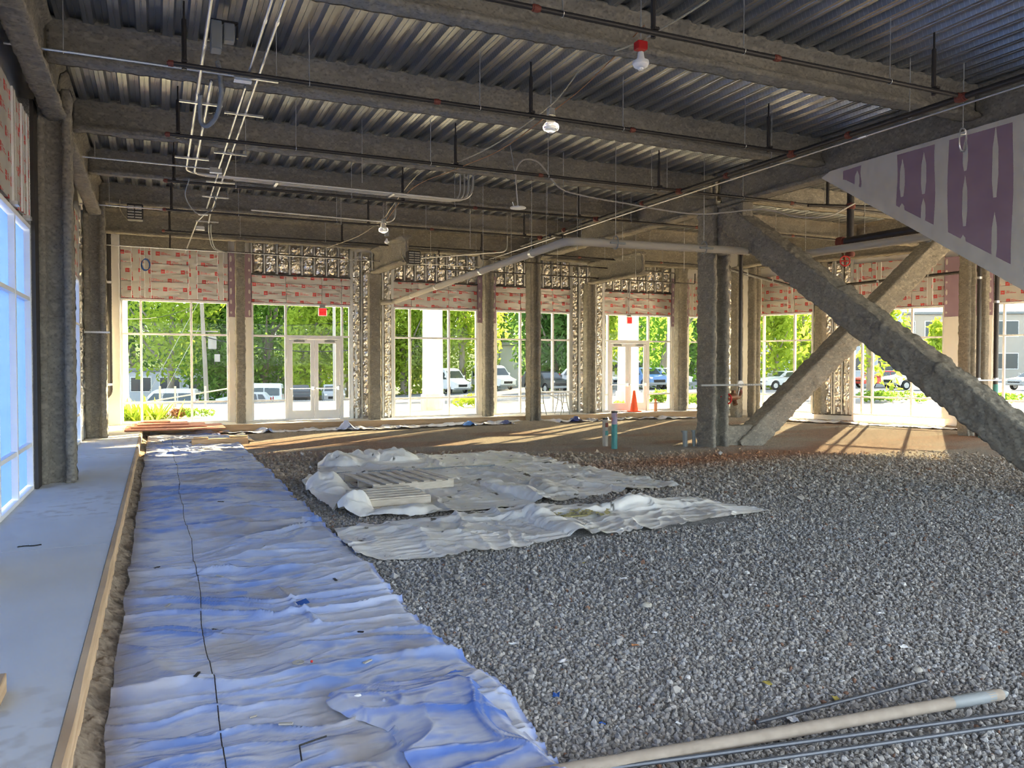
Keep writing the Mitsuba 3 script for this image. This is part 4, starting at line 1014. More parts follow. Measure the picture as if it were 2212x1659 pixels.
# the strips by the far walks
def strip_cloth(name, label, fx_, n, m, cols, seed, bare, lift=0.0):
    a, b = np.meshgrid(np.linspace(0, 1, n), np.linspace(0, 1, m), indexing='ij')
    P = fx_(a, b)
    h = cloth_h(P[..., 1] * 1.2, P[..., 0] * 1.2, .02, .075, seed)
    g = np.abs(np.gradient(h, axis=0)) + np.abs(np.gradient(h, axis=1))
    t = np.clip(g * 16 - .15 + 1.2 * (meshkit.fbm(P * 1.3, 3, seed=seed) - .5) + bare, 0, 1)[..., None]
    c = np.array(cols[0]) * (1 - t) + np.array(cols[1]) * t
    kk = thing(name, label, 'tarp')
    put(kk, 'sheet', grid_mesh(np.stack([P[..., 0], P[..., 1], -.19 + h + lift], -1)), 'm_tarp', True, color=c.reshape(-1, 3))
    return kk


strip_cloth('tarp_strip', 'crumpled pale blue and white tarp strip along the foot of the far walk', lambda a, b: np.stack([-.2 + 16.8 * a, 22.3 - (.75 - .25 * a + .14 * np.sin(a * 21)) * b - .0 * a, a * 0], -1), 520, 22, ((.52, .53, .58), (.13, .24, .62)), 41, -.12)
strip_cloth('tarp_strip', 'crumpled whitish tarp strip along the foot of the right walk', lambda a, b: np.stack([18.6 + 2.6 * a - .45 * b - .2, 20.6 - 6.2 * a - .25 * b, a * 0], -1), 200, 14, ((.58, .58, .62), (.30, .36, .62)), 45, -.2)
strip_cloth('tarp_scrap', 'dirty crumpled tarp end near the plank on the floor', lambda a, b: np.stack([-.25 + 2.3 * a, 21.4 - 2.2 * b, a * 0], -1), 90, 70, ((.42, .39, .38), (.30, .33, .45)), 47, -.1)
for i, (x, y, lb) in enumerate(((4.75, 21.75, 'small blue tarp peak standing up from the strip in front of the foil pier'), (8.35, 21.65, 'bright blue tarp fold in front of the white round column window'), (12.0, 21.75, 'dark blue tarp fold just right of the free standing post'), (9.6, 21.75, 'dark blue tarp fold just left of the free standing post'))):
    kk = tag(uniq('tarp_fold'), lb, 'tarp')
    n = 10
    U, Vv = np.meshgrid(np.linspace(-1, 1, n), np.linspace(-1, 1, n), indexing='ij')
    hgt = (.30, .14, .2, .12)[i] * np.clip(1 - np.abs(U + .3 * Vv) ** .8 - .5 * np.abs(Vv), 0, 1) + .03 * meshkit.noise(np.stack([U * 3, Vv * 3, U * 0 + i], -1), 3)
    put(None, kk, grid_mesh(np.stack([x + U * (.26, .2, .22, .2)[i], y + Vv * .18, -.17 + hgt], -1)), MAT(f'm_fold{i}', PR(((.30, .38, .62), (.05, .20, .62), (.03, .05, .22), (.03, .05, .2))[i], .5)), 30)


def coons(near, far, left, right, n, m):
    """near/far run left to right, left/right run near to far"""
    def res(P, k_):
        L = sg.LineString(P); return np.array([L.interpolate(t, normalized=True).coords[0] for t in np.linspace(0, 1, k_)])
    a, b, c, d = res(near, n), res(far, n), res(left, m), res(right, m)
    u, v = np.linspace(0, 1, n)[:, None, None], np.linspace(0, 1, m)[None, :, None]
    return (1 - v) * a[:, None] + v * b[:, None] + (1 - u) * c[None] + u * d[None] - ((1 - u) * (1 - v) * a[0] + u * (1 - v) * a[-1] + (1 - u) * v * b[0] + u * v * b[-1])


def sheet(label, P, lumps, seed, tears=()):
    x, y = P[..., 0], P[..., 1]
    h = cloth_h(y * .8, x * .9, .014, .05, seed) + .7 * cloth_h(x, y, .012, .04, seed + 4)
    h = h + .014 * ridged(np.stack([x * 1.3 + seed, y * 8 + np.sin(x * 2), x * 0], -1), seed + 11) ** 3 + .009 * ridged(np.stack([x * 3.1, y * 17 + np.sin(x * 5), x * 0], -1), seed + 12) ** 2
    for cx, cy, sx, sy, ht in lumps:
        r2 = ((x - cx) / sx) ** 2 + ((y - cy) / sy) ** 2
        cr = ridged(np.stack([x * 2.1 + cx, y * 2.1, x * 0], -1), seed + 9)
        cr2 = ridged(np.stack([x * 5 + cx, y * 4.2, x * 0], -1), seed + 10)
        cr3 = ridged(np.stack([x * 9 + cx, y * 8, x * 0], -1), seed + 13)
        h = h + ht * np.clip(1.25 - r2, 0, 1) ** .7 * (.30 + .75 * cr ** 1.5) * (.75 + .38 * cr2 + .12 * cr3)
    e = meshkit.noise(np.stack([x * 1.6, y * 1.6, x * 0], -1), seed + 2)
    n1 = meshkit.fbm(np.stack([x * 1.2, y * 1.2, x * 0], -1), 4, seed=seed + 6)
    g = np.abs(np.gradient(h, axis=0)) + np.abs(np.gradient(h, axis=1))
    t = np.clip((n1 - .42) * 2.2 - g * 6, 0, 1)[..., None]
    col = np.array([.72, .705, .67]) * (1 - t) + np.array([.47, .455, .425]) * t
    dk = (meshkit.noise(np.stack([x * 6, y * 9, x * 0], -1), seed + 7) > .93)[..., None]
    col = np.where(dk, np.array([.12, .115, .10]), col)
    kk = thing('plastic_sheet', label, 'plastic sheet')
    m = grid_mesh(np.stack([x, y, -.186 + h], -1)); cen = m.triangles_center
    for x0, x1, y0, y1 in ((2.66, 3.76, 10.66, 11.74), (2.32, 3.04, 9.54, 10.18)): m.update_faces(~((cen[:, 0] > x0) & (cen[:, 0] < x1) & (cen[:, 1] > y0) & (cen[:, 1] < y1))); cen = m.triangles_center
    put(kk, 'sheet', (np.array(m.vertices), np.array(m.faces)), 'm_poly', True, color=col.reshape(-1, 3))
    return kk


P = coons([(1.92, 9.25), (2.1, 9.0), (2.76, 8.80), (4.49, 8.92), (5.61, 9.28), (6.93, 9.43)], [(2.62, 14.4), (4.2, 14.72), (6.50, 14.78)], [(1.92, 9.25), (1.95, 10.0), (1.85, 11.0), (1.95, 12.0), (2.4, 13.2), (2.62, 14.4)], [(6.93, 9.43), (6.85, 10.5), (6.8, 12.5), (6.50, 14.78)], 250, 270)
sheet('large dusty clear plastic sheet with bunched ends, under the two pallets', P, ((3.1, 14.0, .5, .42, .21), (3.9, 14.1, .45, .40, .17), (2.18, 11.2, .26, .48, .17), (2.12, 9.35, .22, .32, .22), (2.65, 9.05, .45, .2, .10), (4.5, 10.0, .2, 1.0, .10), (5.1, 9.9, .25, .5, .12)), 51)
P = coons([(1.66, 7.25), (1.85, 6.95), (2.39, 6.82), (3.77, 7.04), (4.75, 7.10), (6.75, 7.34)], [(1.72, 8.50), (2.53, 8.66), (4.59, 8.78), (5.72, 8.54), (6.42, 8.58), (6.78, 7.40)], [(1.66, 7.25), (1.66, 7.9), (1.72, 8.50)], [(6.75, 7.34), (6.78, 7.40)], 260, 100)
k = sheet('smaller clear plastic sheet in front, with a pointed right end', P, ((5.7, 8.25, .75, .22, .13), (3.95, 7.6, .16, .7, .13), (4.55, 8.2, .9, .08, .06)), 61)
put(k, 'leaf_litter', cat([box(4.0 + rng.uniform(0, .7), 4.0 + rng.uniform(.72, .8), 7.9 + q * .05, 7.93 + q * .05, -.15, -.135) for q in range(2)] + [trimesh.Trimesh(np.array([[0, 0, 0], [.09, .02, .012], [.11, .07, 0], [.03, .06, .015]]) + [3.95 + rng.uniform(0, .85), 7.75 + rng.uniform(0, .35), -.135 + rng.uniform(0, .04)], np.array([[0, 1, 2], [0, 2, 3]]), process=False) for q in range(40)]), MAT('m_leafd', PR((.30, .27, .13), .8)), kind='stuff', label='dry yellowish leaves caught in the folds')

# ------------------------------------------------------------------ pallets, boards and small things on the floor
def pallet(label, c, ang, L, W, along_x, nb):
    """deck boards run across the stringers"""
    kk = thing('pallet', label, 'pallet')
    R = trimesh.transformations.rotation_matrix(ang, [0, 0, 1]); R[:3, 3] = [c[0], c[1], -.15]
    def p_(name, m, lb=None): m.apply_transform(R); put(kk, name, m, 'm_pallet', label=lb)
    if along_x:
        for i in range(3): p_('stringer', cbox(-L / 2 + .02 + i * (L - .08) / 2, -L / 2 + .06 + i * (L - .08) / 2, -W / 2, W / 2, .015, .10, .004))
        for i in range(nb): y = -W / 2 + i * (W - .09) / (nb - 1); p_('deck_board', cbox(-L / 2, L / 2, y, y + .09, .10, .118, .003))
        for i in range(3): y = -W / 2 + i * (W - .09) / 2; p_('bottom_board', cbox(-L / 2, L / 2, y, y + .09, 0, .015, .003))
        p_('lead_board', cbox(-L / 2, L / 2, -W / 2 - .02, -W / 2, .02, .10, .003))
    else:
        for i in range(3): y = -W / 2 + i * (W - .04) / 2; p_('stringer', cbox(-L / 2, L / 2, y, y + .04, .0, .105, .004))
        for i in range(nb): x = -L / 2 + i * (L - .095) / (nb - 1); p_('deck_board', cbox(x, x + .095, -W / 2, W / 2, .105, .124, .003))
        for i in range(3): x = -L / 2 + i * (L - .095) / 2; p_('bottom_board', cbox(x, x + .095, -W / 2, W / 2, 0, .015, .003))
    return kk


pallet('larger wooden pallet with wide spaced slats lying on the plastic sheet', (3.20, 11.2), math.radians(6), 1.22, 1.25, False, 7)
pallet('smaller grey pallet with close slats in front of the larger one', (2.68, 9.86), math.radians(3), .86, .82, True, 5)
k = thing('pipe_length', 'thin grey pipe lying on the plastic sheet behind the pallet', 'pipe')
put(k, 'pipe', rod([2.6, 12.6, -.13], [5.3, 12.5, -.13], .016, 8), 'm_grey')

k = thing('lumber', 'short light timber lying on the floor near the far left corner', 'timber')
put(k, 'beam', cbox(.66, 1.83, 18.45, 18.62, -.16, -.02, .006), 'm_wood'); put(k, 'cleat', cbox(.70, 1.0, 18.50, 18.70, -.02, .015, .004), 'm_wood'); put(k, 'cleat', cbox(1.45, 1.82, 18.55, 18.75, -.02, .015, .004), 'm_wood')
for i in range(4):
    k = tag(uniq('plywood_sheet'), ('lowest and longest reddish plywood sheet under the first far window', 'second reddish plywood sheet of the stack under the first far window', 'third reddish plywood sheet of the stack, shifted to the left', 'topmost reddish plywood sheet of the stack under the first far window')[i], 'plywood')
    m = cbox(-.75 + .13 * i, 1.55 - .42 * i, 20.95 + .5 * i, 22.6 + .18 * i, .008 + .032 * i, .036 + .032 * i, .004)
    put(None, k, m, 'm_ply')
k = tag(uniq('scrap_board'), 'pale short board lying on the tarp scrap by the far left corner', 'board')
put(None, k, cbox(.2, .9, 19.9, 20.0, -.15, -.12, .004), 'm_pallet')
k = tag(uniq('wood_block'), 'wooden block at the left edge of the photo on the concrete walk', 'wood block')
put(None, k, cbox(-.90, -.69, 4.24, 4.5, .0, .095, .004), 'm_form')

for i, (x, y, ztop, r, lb, m1, m2) in enumerate(((9.10, 15.15, .42, .062, 'shorter paint smeared white pipe stub standing in the gravel', 'm_pvc', 'm_bmetal'), (9.03, 14.65, .60, .066, 'taller teal and white pipe stub standing in the gravel', 'm_teal', 'm_bmetal'))):
    k = thing('pipe_stub', lb, 'pipe')
    put(k, 'pipe', tube([[x, y, -.24], [x, y, ztop - (.28 if i else 0)]], r, 14), m1, 40)
    if i: put(k, 'upper_pipe', tube([[x, y, ztop - .28], [x, y, ztop]], r * .98, 14), MAT('m_stubup', PR(proc(lambda p, n, uv: mix([.30, .25, .34], [.45, .13, .12], SS(.5, .65, FB(p.x * 9, p.y * 9, p.z * 7, 3)))), .6)), 40, label='mauve and red smeared top')
    else:
        for zc, mm in ((.10, 'm_teal'), (.28, 'm_redfit')): put(k, 'paint_mark', rod([x + .006, y - .006, zc - .06], [x + .006, y - .006, zc + .04], r * .985, 12), mm, 40, label='smear of paint')
    put(k, 'rim', lathe([(r * .7, ztop - .04), (r * .7, ztop + .004), (r * 1.08, ztop + .004), (r * 1.08, ztop - .03)], 14, at=(x, y, 0)), m2, 40, label='dark rim')
for i, (x, y, r, zt_, lb) in enumerate(((10.52, 14.15, .055, .16, 'left one of the two short grey pipe stubs by the braced column'), (10.72, 14.10, .04, .17, 'right one of the two short grey pipe stubs by the braced column'))):
    k = thing('pipe_stub', lb, 'pipe')
    put(k, 'pipe', tube([[x + .02, y, -.26], [x, y, zt_]], r, 12), 'm_grey', 40)
    put(k, 'cap', rod([x - .01, y, zt_ - .03], [x - .01, y, zt_ + .01], r * 1.25, 12), 'm_grey', 40)
k = thing('pipe_stub', 'small teal banded stub at the foot of the right columns', 'pipe')
put(k, 'pipe', rod([18.75, 13.1, -.25], [18.75, 13.1, .05], .06, 12), 'm_teal', 40); put(k, 'sleeve', rod([18.75, 13.1, .05], [18.75, 13.1, .12], .065, 12), 'm_pvc', 40)

def lay(p, r): return [p[0], p[1], float(zf(p[0], p[1])) + r + .016]
for i, (a, b, r, lb) in enumerate((((1.10, 3.10), (4.06, 2.79), .0085, 'steel bar lying just behind the cardboard tube'), ((2.70, 3.03), (3.93, 3.05), .0095, 'short steel bar splayed out behind the cardboard tube'), ((1.7, 2.95), (4.9, 2.40), .0105, 'steel bar lying in front of the cardboard tube'), ((1.75, 2.83), (4.9, 2.30), .010, 'frontmost steel bar at the bottom right'))):
    k = tag(uniq('steel_bar'), lb, 'steel bar')
    a, b = np.array(lay(a, r + .006)), np.array(lay(b, r + .006)); a[2] = b[2] = max(a[2], b[2])
    s_ = np.linspace(0, 1, 160)[:, None]
    put(None, k, tube(a + (b - a) * s_, r * (1 + .10 * (np.arange(160) % 2)), 8), 'm_rebar', 30)
k = thing('cardboard_tube', 'long grey brown cardboard tube lying at the bottom right', 'tube')
a, b = np.array(lay((1.25, 3.01), .030)), np.array(lay((4.08, 2.72), .030)); a[2] = b[2] = max(a[2], b[2])
s_ = np.linspace(0, 1, 60)[:, None]
put(k, 'tube', tube(a + (b - a) * s_, .030 + .0015 * meshkit.noise(np.arange(60)[:, None] * np.array([.7, 0, 0]), 3), 16), 'm_card', True)
u = (b - a) / np.linalg.norm(b - a)
put(k, 'taped_end', tube(np.array([b - u * .34, b - u * .2, b - u * .06, b + u * .02, b + u * .05]), [.0325, .033, .031, .022, .008], 14), 'm_grey', True, label='grey taped end')

def on_tarp(x, y):
    i, j = np.argmin(np.abs(ty - y)), 0
    col = TX[:, i]; j = np.argmin(np.abs(col - x)); return float(zt[j, i])
k = thing('washer', 'round flat washer lying on the tarp', 'washer')
z = on_tarp(.72, 4.60) + .006; put(k, 'ring', lathe([(.012, .0), (.034, .0), (.034, .004), (.012, .004), (.012, .0)], 20, at=(.72, 4.60, z)), 'm_pvc', 40)
k = tag(uniq('red_scrap'), 'tiny red scrap beside the washer on the tarp', 'scrap'); put(None, k, trimesh.creation.icosphere(1, .008).apply_translation([.79, 4.56, z + .01]), 'm_red')
k = tag(uniq('wire_bracket'), 'bent black wire bracket lying on the tarp', 'wire')
z = on_tarp(.62, 3.55) + .012; put(None, k, tube([[.56, 3.50, z], [.57, 3.62, z + .01], [.70, 3.66, z + .01]], .004, 6), 'm_black')
k = tag(uniq('foam_lump'), 'pale bluish foam lump caught in a tarp fold', 'scrap')
m = trimesh.creation.icosphere(2, .020); m.vertices *= [1.3, .8, .7]; m.vertices += .012 * (meshkit.noise(m.vertices * 60, 3)[:, None] - .5); m.apply_translation([.93, 4.02, on_tarp(.93, 4.02) + .02]); put(None, k, m, 'm_white', True)
k = tag(uniq('blue_scrap'), 'bright blue scrap lying in the middle of the tarp', 'scrap')
z = on_tarp(.96, 5.86); put(None, k, cat(trimesh.Trimesh(np.array([[.90, 5.84, z + .012], [1.01, 5.88, z + .02], [.99, 5.95, z + .035], [.91, 5.93, z + .02]]), np.array([[0, 1, 2], [0, 2, 3]]), process=False)), MAT('m_bluescrap', PR((.03, .10, .35), .5)))
chips = [(-.02, 7.4), (.05, 6.3), (.33, 5.55), (.45, 6.9), (.18, 4.6), (.42, 4.1), (.68, 3.2), (.55, 3.9), (1.2, 5.1), (1.1, 4.5), (.9, 7.7), (.1, 3.4), (1.3, 6.4), (1.15, 9.2), (.7, 10.4)]
for i, (x, y) in enumerate(chips):
    k = tag(uniq('tarp_chip'), ('small dark chip lying on the blue tarp', 'small pale chip lying on the blue tarp')[i % 2], 'chip', ('dark chips on the tarp', 'pale chips on the tarp')[i % 2])
    z = on_tarp(x, y); L = rng.uniform(.018, .045); an = rng.uniform(0, 3)
    m = cbox(-L, L, -L * .3, L * .3, 0, .008, .002); m.apply_transform(trimesh.transformations.rotation_matrix(an, [0, 0, 1])); m.apply_translation([x, y, z + .003]); put(None, k, m, 'm_bmetal' if i % 2 == 0 else 'm_pvc')
bits = [(2.05, 4.55, 0), (2.55, 3.9, 0), (1.95, 3.75, 1), (2.0, 3.35, 1), (2.75, 4.2, 2), (3.0, 4.35, 0), (3.3, 4.9, 3), (3.55, 5.6, 0), (3.9, 5.3, 0), (4.4, 5.0, 0), (4.6, 4.4, 3), (4.75, 4.05, 0), (3.1, 3.4, 4), (2.9, 3.0, 0), (3.65, 3.7, 0), (2.2, 4.15, 0), (4.9, 5.9, 0), (5.3, 6.4, 0), (2.65, 5.2, 0), (3.5, 6.2, 4), (4.3, 3.5, 0), (4.05, 3.2, 3), (5.2, 5.1, 0), (6.0, 7.0, 0), (6.8, 8.0, 0), (7.6, 9.0, 0), (3.3, 3.1, 4), (2.35, 3.2, 0)]
bl = ('white scrap of paper on the gravel', 'bright blue and white wrapper on the gravel', 'orange brown chip on the gravel', 'pale crumpled paper lump on the gravel', 'yellow dry leaf on the gravel')
bm = ('m_white', 'm_bluescrap', 'm_brown', 'm_pvc', 'm_leafy'); MAT('m_leafy', PR((.45, .36, .09), .7))
for i, (x, y, t) in enumerate(bits):
    k = tag(uniq(('paper_scrap', 'wrapper', 'wood_chip', 'paper_lump', 'dry_leaf')[t]), bl[t], ('scrap', 'wrapper', 'chip', 'scrap', 'leaf')[t], ('white scraps on the gravel', 'blue wrappers on the gravel', None, 'pale lumps on the gravel', 'dry leaves on the gravel')[t])
    s_ = rng.uniform(.012, .026) * (1.6 if t == 3 else 1); z = float(zf(x, y)) + .016
    if t == 3:
        m = trimesh.creation.icosphere(2, s_); m.vertices *= [1.3, 1, .6]; m.vertices += s_ * .5 * (meshkit.noise(m.vertices * 90, 3)[:, None] - .5)
    else:
        U, Vv = np.meshgrid(np.linspace(-1, 1, 4), np.linspace(-1, 1, 4), indexing='ij')
        m = grid_mesh(np.stack([U * s_ * 1.3, Vv * s_ * .9, s_ * .7 * meshkit.noise(np.stack([U * 2 + i, Vv * 2, U * 0], -1), 3)], -1))
    m.apply_transform(trimesh.transformations.rotation_matrix(rng.uniform(0, 3), [0, 0, 1])); m.apply_translation([x, y, z]); put(None, k, m, bm[t], t == 3)
for i, (x, y, lb) in enumerate(((-1.05, 8.05, 'dark smear shaped shaving on the walk by the nearer left column'), (-.98, 5.42, 'thin bent black wire on the near concrete walk'))):
    k = tag(uniq('walk_wire'), lb, 'wire'); put(None, k, tube(bezier_path([[x - .09, y, .006], [x - .03, y + .015, .006], [x + .03, y - .01, .007], [x + .09, y + .02, .006]], 5), .005, 6), 'm_black', True)

# ------------------------------------------------------------------ cone, bottle, table, exit signs by the far wall
k = thing('traffic_cone', 'orange traffic cone in front of the right double door', 'cone')
put(k, 'base', cbox(14.74, 15.12, 22.76, 23.12, 0, .035, .01), 'm_orange'); put(k, 'cone', lathe([(.135, .035), (.04, .70), (.032, .73), (0, .73)], 20, at=(14.93, 22.94, 0)), 'm_orange', 40)
put(k, 'band', lathe([(.087, .335), (.070, .455)], 20, at=(14.93, 22.94, 0)), MAT('m_band', PR((.85, .45, .35), .5)), 40, label='pale reflective band')
k = thing('bottle', 'tall brownish bottle on the walk right of the orange cone', 'bottle')
put(k, 'body', lathe([(0, 0), (.06, 0), (.06, .26), (.045, .32), (.025, .34), (.025, .38)], 16, at=(15.75, 22.85, 0)), MAT('m_bottle', PR((.55, .25, .13), .4)), 40); put(k, 'nozzle', lathe([(0, .43), (.02, .43), (.028, .38), (0, .38)], 12, at=(15.75, 22.85, 0)), 'm_orange', 40)
k = thing('folding_table', 'white folding table with thin grey legs right of the free standing post', 'table')
put(k, 'top', cbox(10.95, 12.45, 22.58, 23.18, .70, .75, .015), 'm_white')
for x0 in (11.2, 12.05):
    put(k, 'leg_frame', cat(tube(corner_path([[x0 - .12, 22.66, 0], [x0 - .02, 22.68, .4], [x0 + .0, 22.7, .70]], .05), .013, 8), tube(corner_path([[x0 + .22, 22.66, 0], [x0 + .12, 22.68, .4], [x0 + .1, 22.7, .70]], .05), .013, 8), rod([x0 - .02, 22.68, .38], [x0 + .12, 22.68, .38], .01, 6), tube([[x0 - .12, 23.08, 0], [x0 - .02, 23.06, .4], [x0, 23.05, .70]], .013, 8), tube([[x0 + .22, 23.08, 0], [x0 + .12, 23.06, .4], [x0 + .1, 23.05, .70]], .013, 8)), 'm_grey', 40)
put(k, 'brace', rod([11.55, 22.9, .69], [12.1, 22.9, .42], .009, 6), 'm_grey')

scene['m_exit'] = {'type': 'twosided', 'bsdf': PR((.60, .02, .02), .5)}
for i, (x, lb) in enumerate(((4.42, 'red exit sign above the left double door'), (14.98, 'red exit sign above the cone door'))):
    k = thing('exit_sign', lb, 'exit sign')
    w = .125 if i == 0 else .11
    put(k, 'housing', cbox(x - w, x + w, 23.32, 23.40, 3.04, 3.29, .01), 'm_white')
    put(k, 'face', cbox(x - w + .02, x + w - .02, 23.312, 23.322, 3.06, 3.26, .003), 'm_exit', emitter={'type': 'area', 'radiance': C(.022, .0005, .0005)}, label='glowing red face')
    tm = meshkit.text_mesh('EXIT', .13, .003, bold=True); tm.vertices -= [(tm.bounds[0][0] + tm.bounds[1][0]) / 2, 0, 0]
    v = tm.vertices.copy(); s_ = min(1.0, (2 * w - .075) / (tm.bounds[1][0] - tm.bounds[0][0]))
    put(k, 'lettering', trimesh.Trimesh(np.stack([x + v[:, 0] * s_, 23.312 - v[:, 2], 3.115 + v[:, 1] * s_], 1), tm.faces[:, ::-1] if False else tm.faces, process=False), MAT('m_exitdark', PR((.16, .01, .01), .5)) if 'm_exitdark' not in scene else 'm_exitdark', label='darker red letters reading EXIT')
    put(k, 'mount', cbox(x - .08, x + .08, 23.34, 23.40, 3.30, 3.36, .005), 'm_grey')
    if i == 1: put(k, 'conduit', cat(rod([x + .0, 23.33, 3.36], [x, 23.33, 4.4], .012, 8), rod([x - .07, 23.33, 3.36], [x - .07, 23.33, 4.4], .012, 8)), 'm_galv')
k = thing('wall_cable', 'small blue coil of cable on the first far window boards', 'cable')
for q in range(3): put(k, 'coil', tube(np.array([[-.28 + .10 * math.cos(t) + .01 * q, 23.32 - .012 * q, 4.28 + .15 * math.sin(t) + .012 * q] for t in np.linspace(0, 2 * math.pi, 21)]), .008, 5, False), 'm_bluescrap', True)

# ------------------------------------------------------------------ outside: columns, plants, vehicles, trees, buildings
MAT('m_colwhite', PR((.46, .48, .50), .3, spec=.5))
for i, (x, y, r, lb) in enumerate(((-1.28, 28.6, .42, 'round white column outside the first far window, at its left edge'), (9.55, 28.6, .40, 'big round white column outside the middle of the far wall'), (18.3, 28.6, .46, 'round white column outside the cone door'))):
    k = thing('round_column', lb, 'column')
    rr = [(r * .90, 8.6), (r * .95, 3.2), (r * .95, 3.19), (r * .97, 1.7), (r * .97, 1.69), (r, .45)]
    put(k, 'shaft', lathe(rr, 32, at=(x, y, 0)), 'm_colwhite', 40)
    put(k, 'base', lathe([(0, .5), (r * 1.12, .5), (r * 1.14, .44), (r * 1.14, -.3)], 32, at=(x, y, 0)), 'm_slab', 40, label='wider grey base ring')

scene['m_carglass'] = {'type': 'twosided', 'bsdf': PR((.035, .045, .055), .12, spec=.7)}
MAT('m_tyre', PR((.02, .02, .022), .8)); MAT('m_hub', PR((.45, .46, .48), .35, metal=.6)); MAT('m_headl', PR((.75, .77, .8), .2)); MAT('m_taill', PR((.45, .02, .02), .3))
PAINT = {n: MAT('m_paint_' + n, PR(c, .28, spec=.5, clearcoat=.6, clearcoat_gloss=.9)) for n, c in dict(white=(.66, .68, .72), black=(.02, .022, .028), blue=(.10, .20, .42), grey=(.28, .30, .33), red=(.40, .03, .03), silver=(.50, .52, .55)).items()}
VAN = dict(prof=[(0, .42), (0, .95), (.12, 1.12), (.95, 1.30), (1.20, 1.42), (2.0, 2.25), (2.35, 2.45), (3.0, 2.52), (5.6, 2.50), (5.85, 2.40), (5.95, 1.2), (5.95, .42)], w=1.0, side=[[(1.55, 1.40), (2.15, 2.08), (2.85, 2.10), (2.85, 1.38)], [(2.95, 1.38), (2.95, 2.10), (4.25, 2.10), (4.25, 1.38)], [(4.35, 1.38), (4.35, 2.10), (5.7, 2.08), (5.7, 1.38)]], ws=((1.28, 1.50), (1.98, 2.20)), wheels=(1.05, 4.7), wr=.36, top=2.5)
SUV = dict(prof=[(0, .40), (0, .82), (.12, .98), (1.15, 1.12), (1.75, 1.60), (2.0, 1.70), (4.1, 1.68), (4.6, 1.15), (4.7, 1.0), (4.7, .40)], w=.92, side=[[(1.45, 1.14), (1.92, 1.56), (2.65, 1.58), (2.65, 1.12)], [(2.75, 1.12), (2.75, 1.58), (3.5, 1.57), (3.6, 1.12)], [(3.7, 1.14), (3.62, 1.55), (4.02, 1.54), (4.25, 1.16)]], ws=((1.22, 1.16), (1.73, 1.56)), wheels=(.92, 3.75), wr=.35, top=1.7)
SEDAN = dict(prof=[(0, .36), (0, .70), (.12, .82), (1.2, .96), (1.85, 1.36), (2.2, 1.44), (3.2, 1.42), (3.9, 1.02), (4.5, .95), (4.6, .8), (4.6, .36)], w=.88, side=[[(1.55, .98), (1.98, 1.32), (2.55, 1.34), (2.55, .96)], [(2.63, .96), (2.63, 1.34), (3.1, 1.32), (3.6, .98)]], ws=((1.28, 1.0), (1.84, 1.34)), wheels=(.85, 3.65), wr=.32, top=1.44)


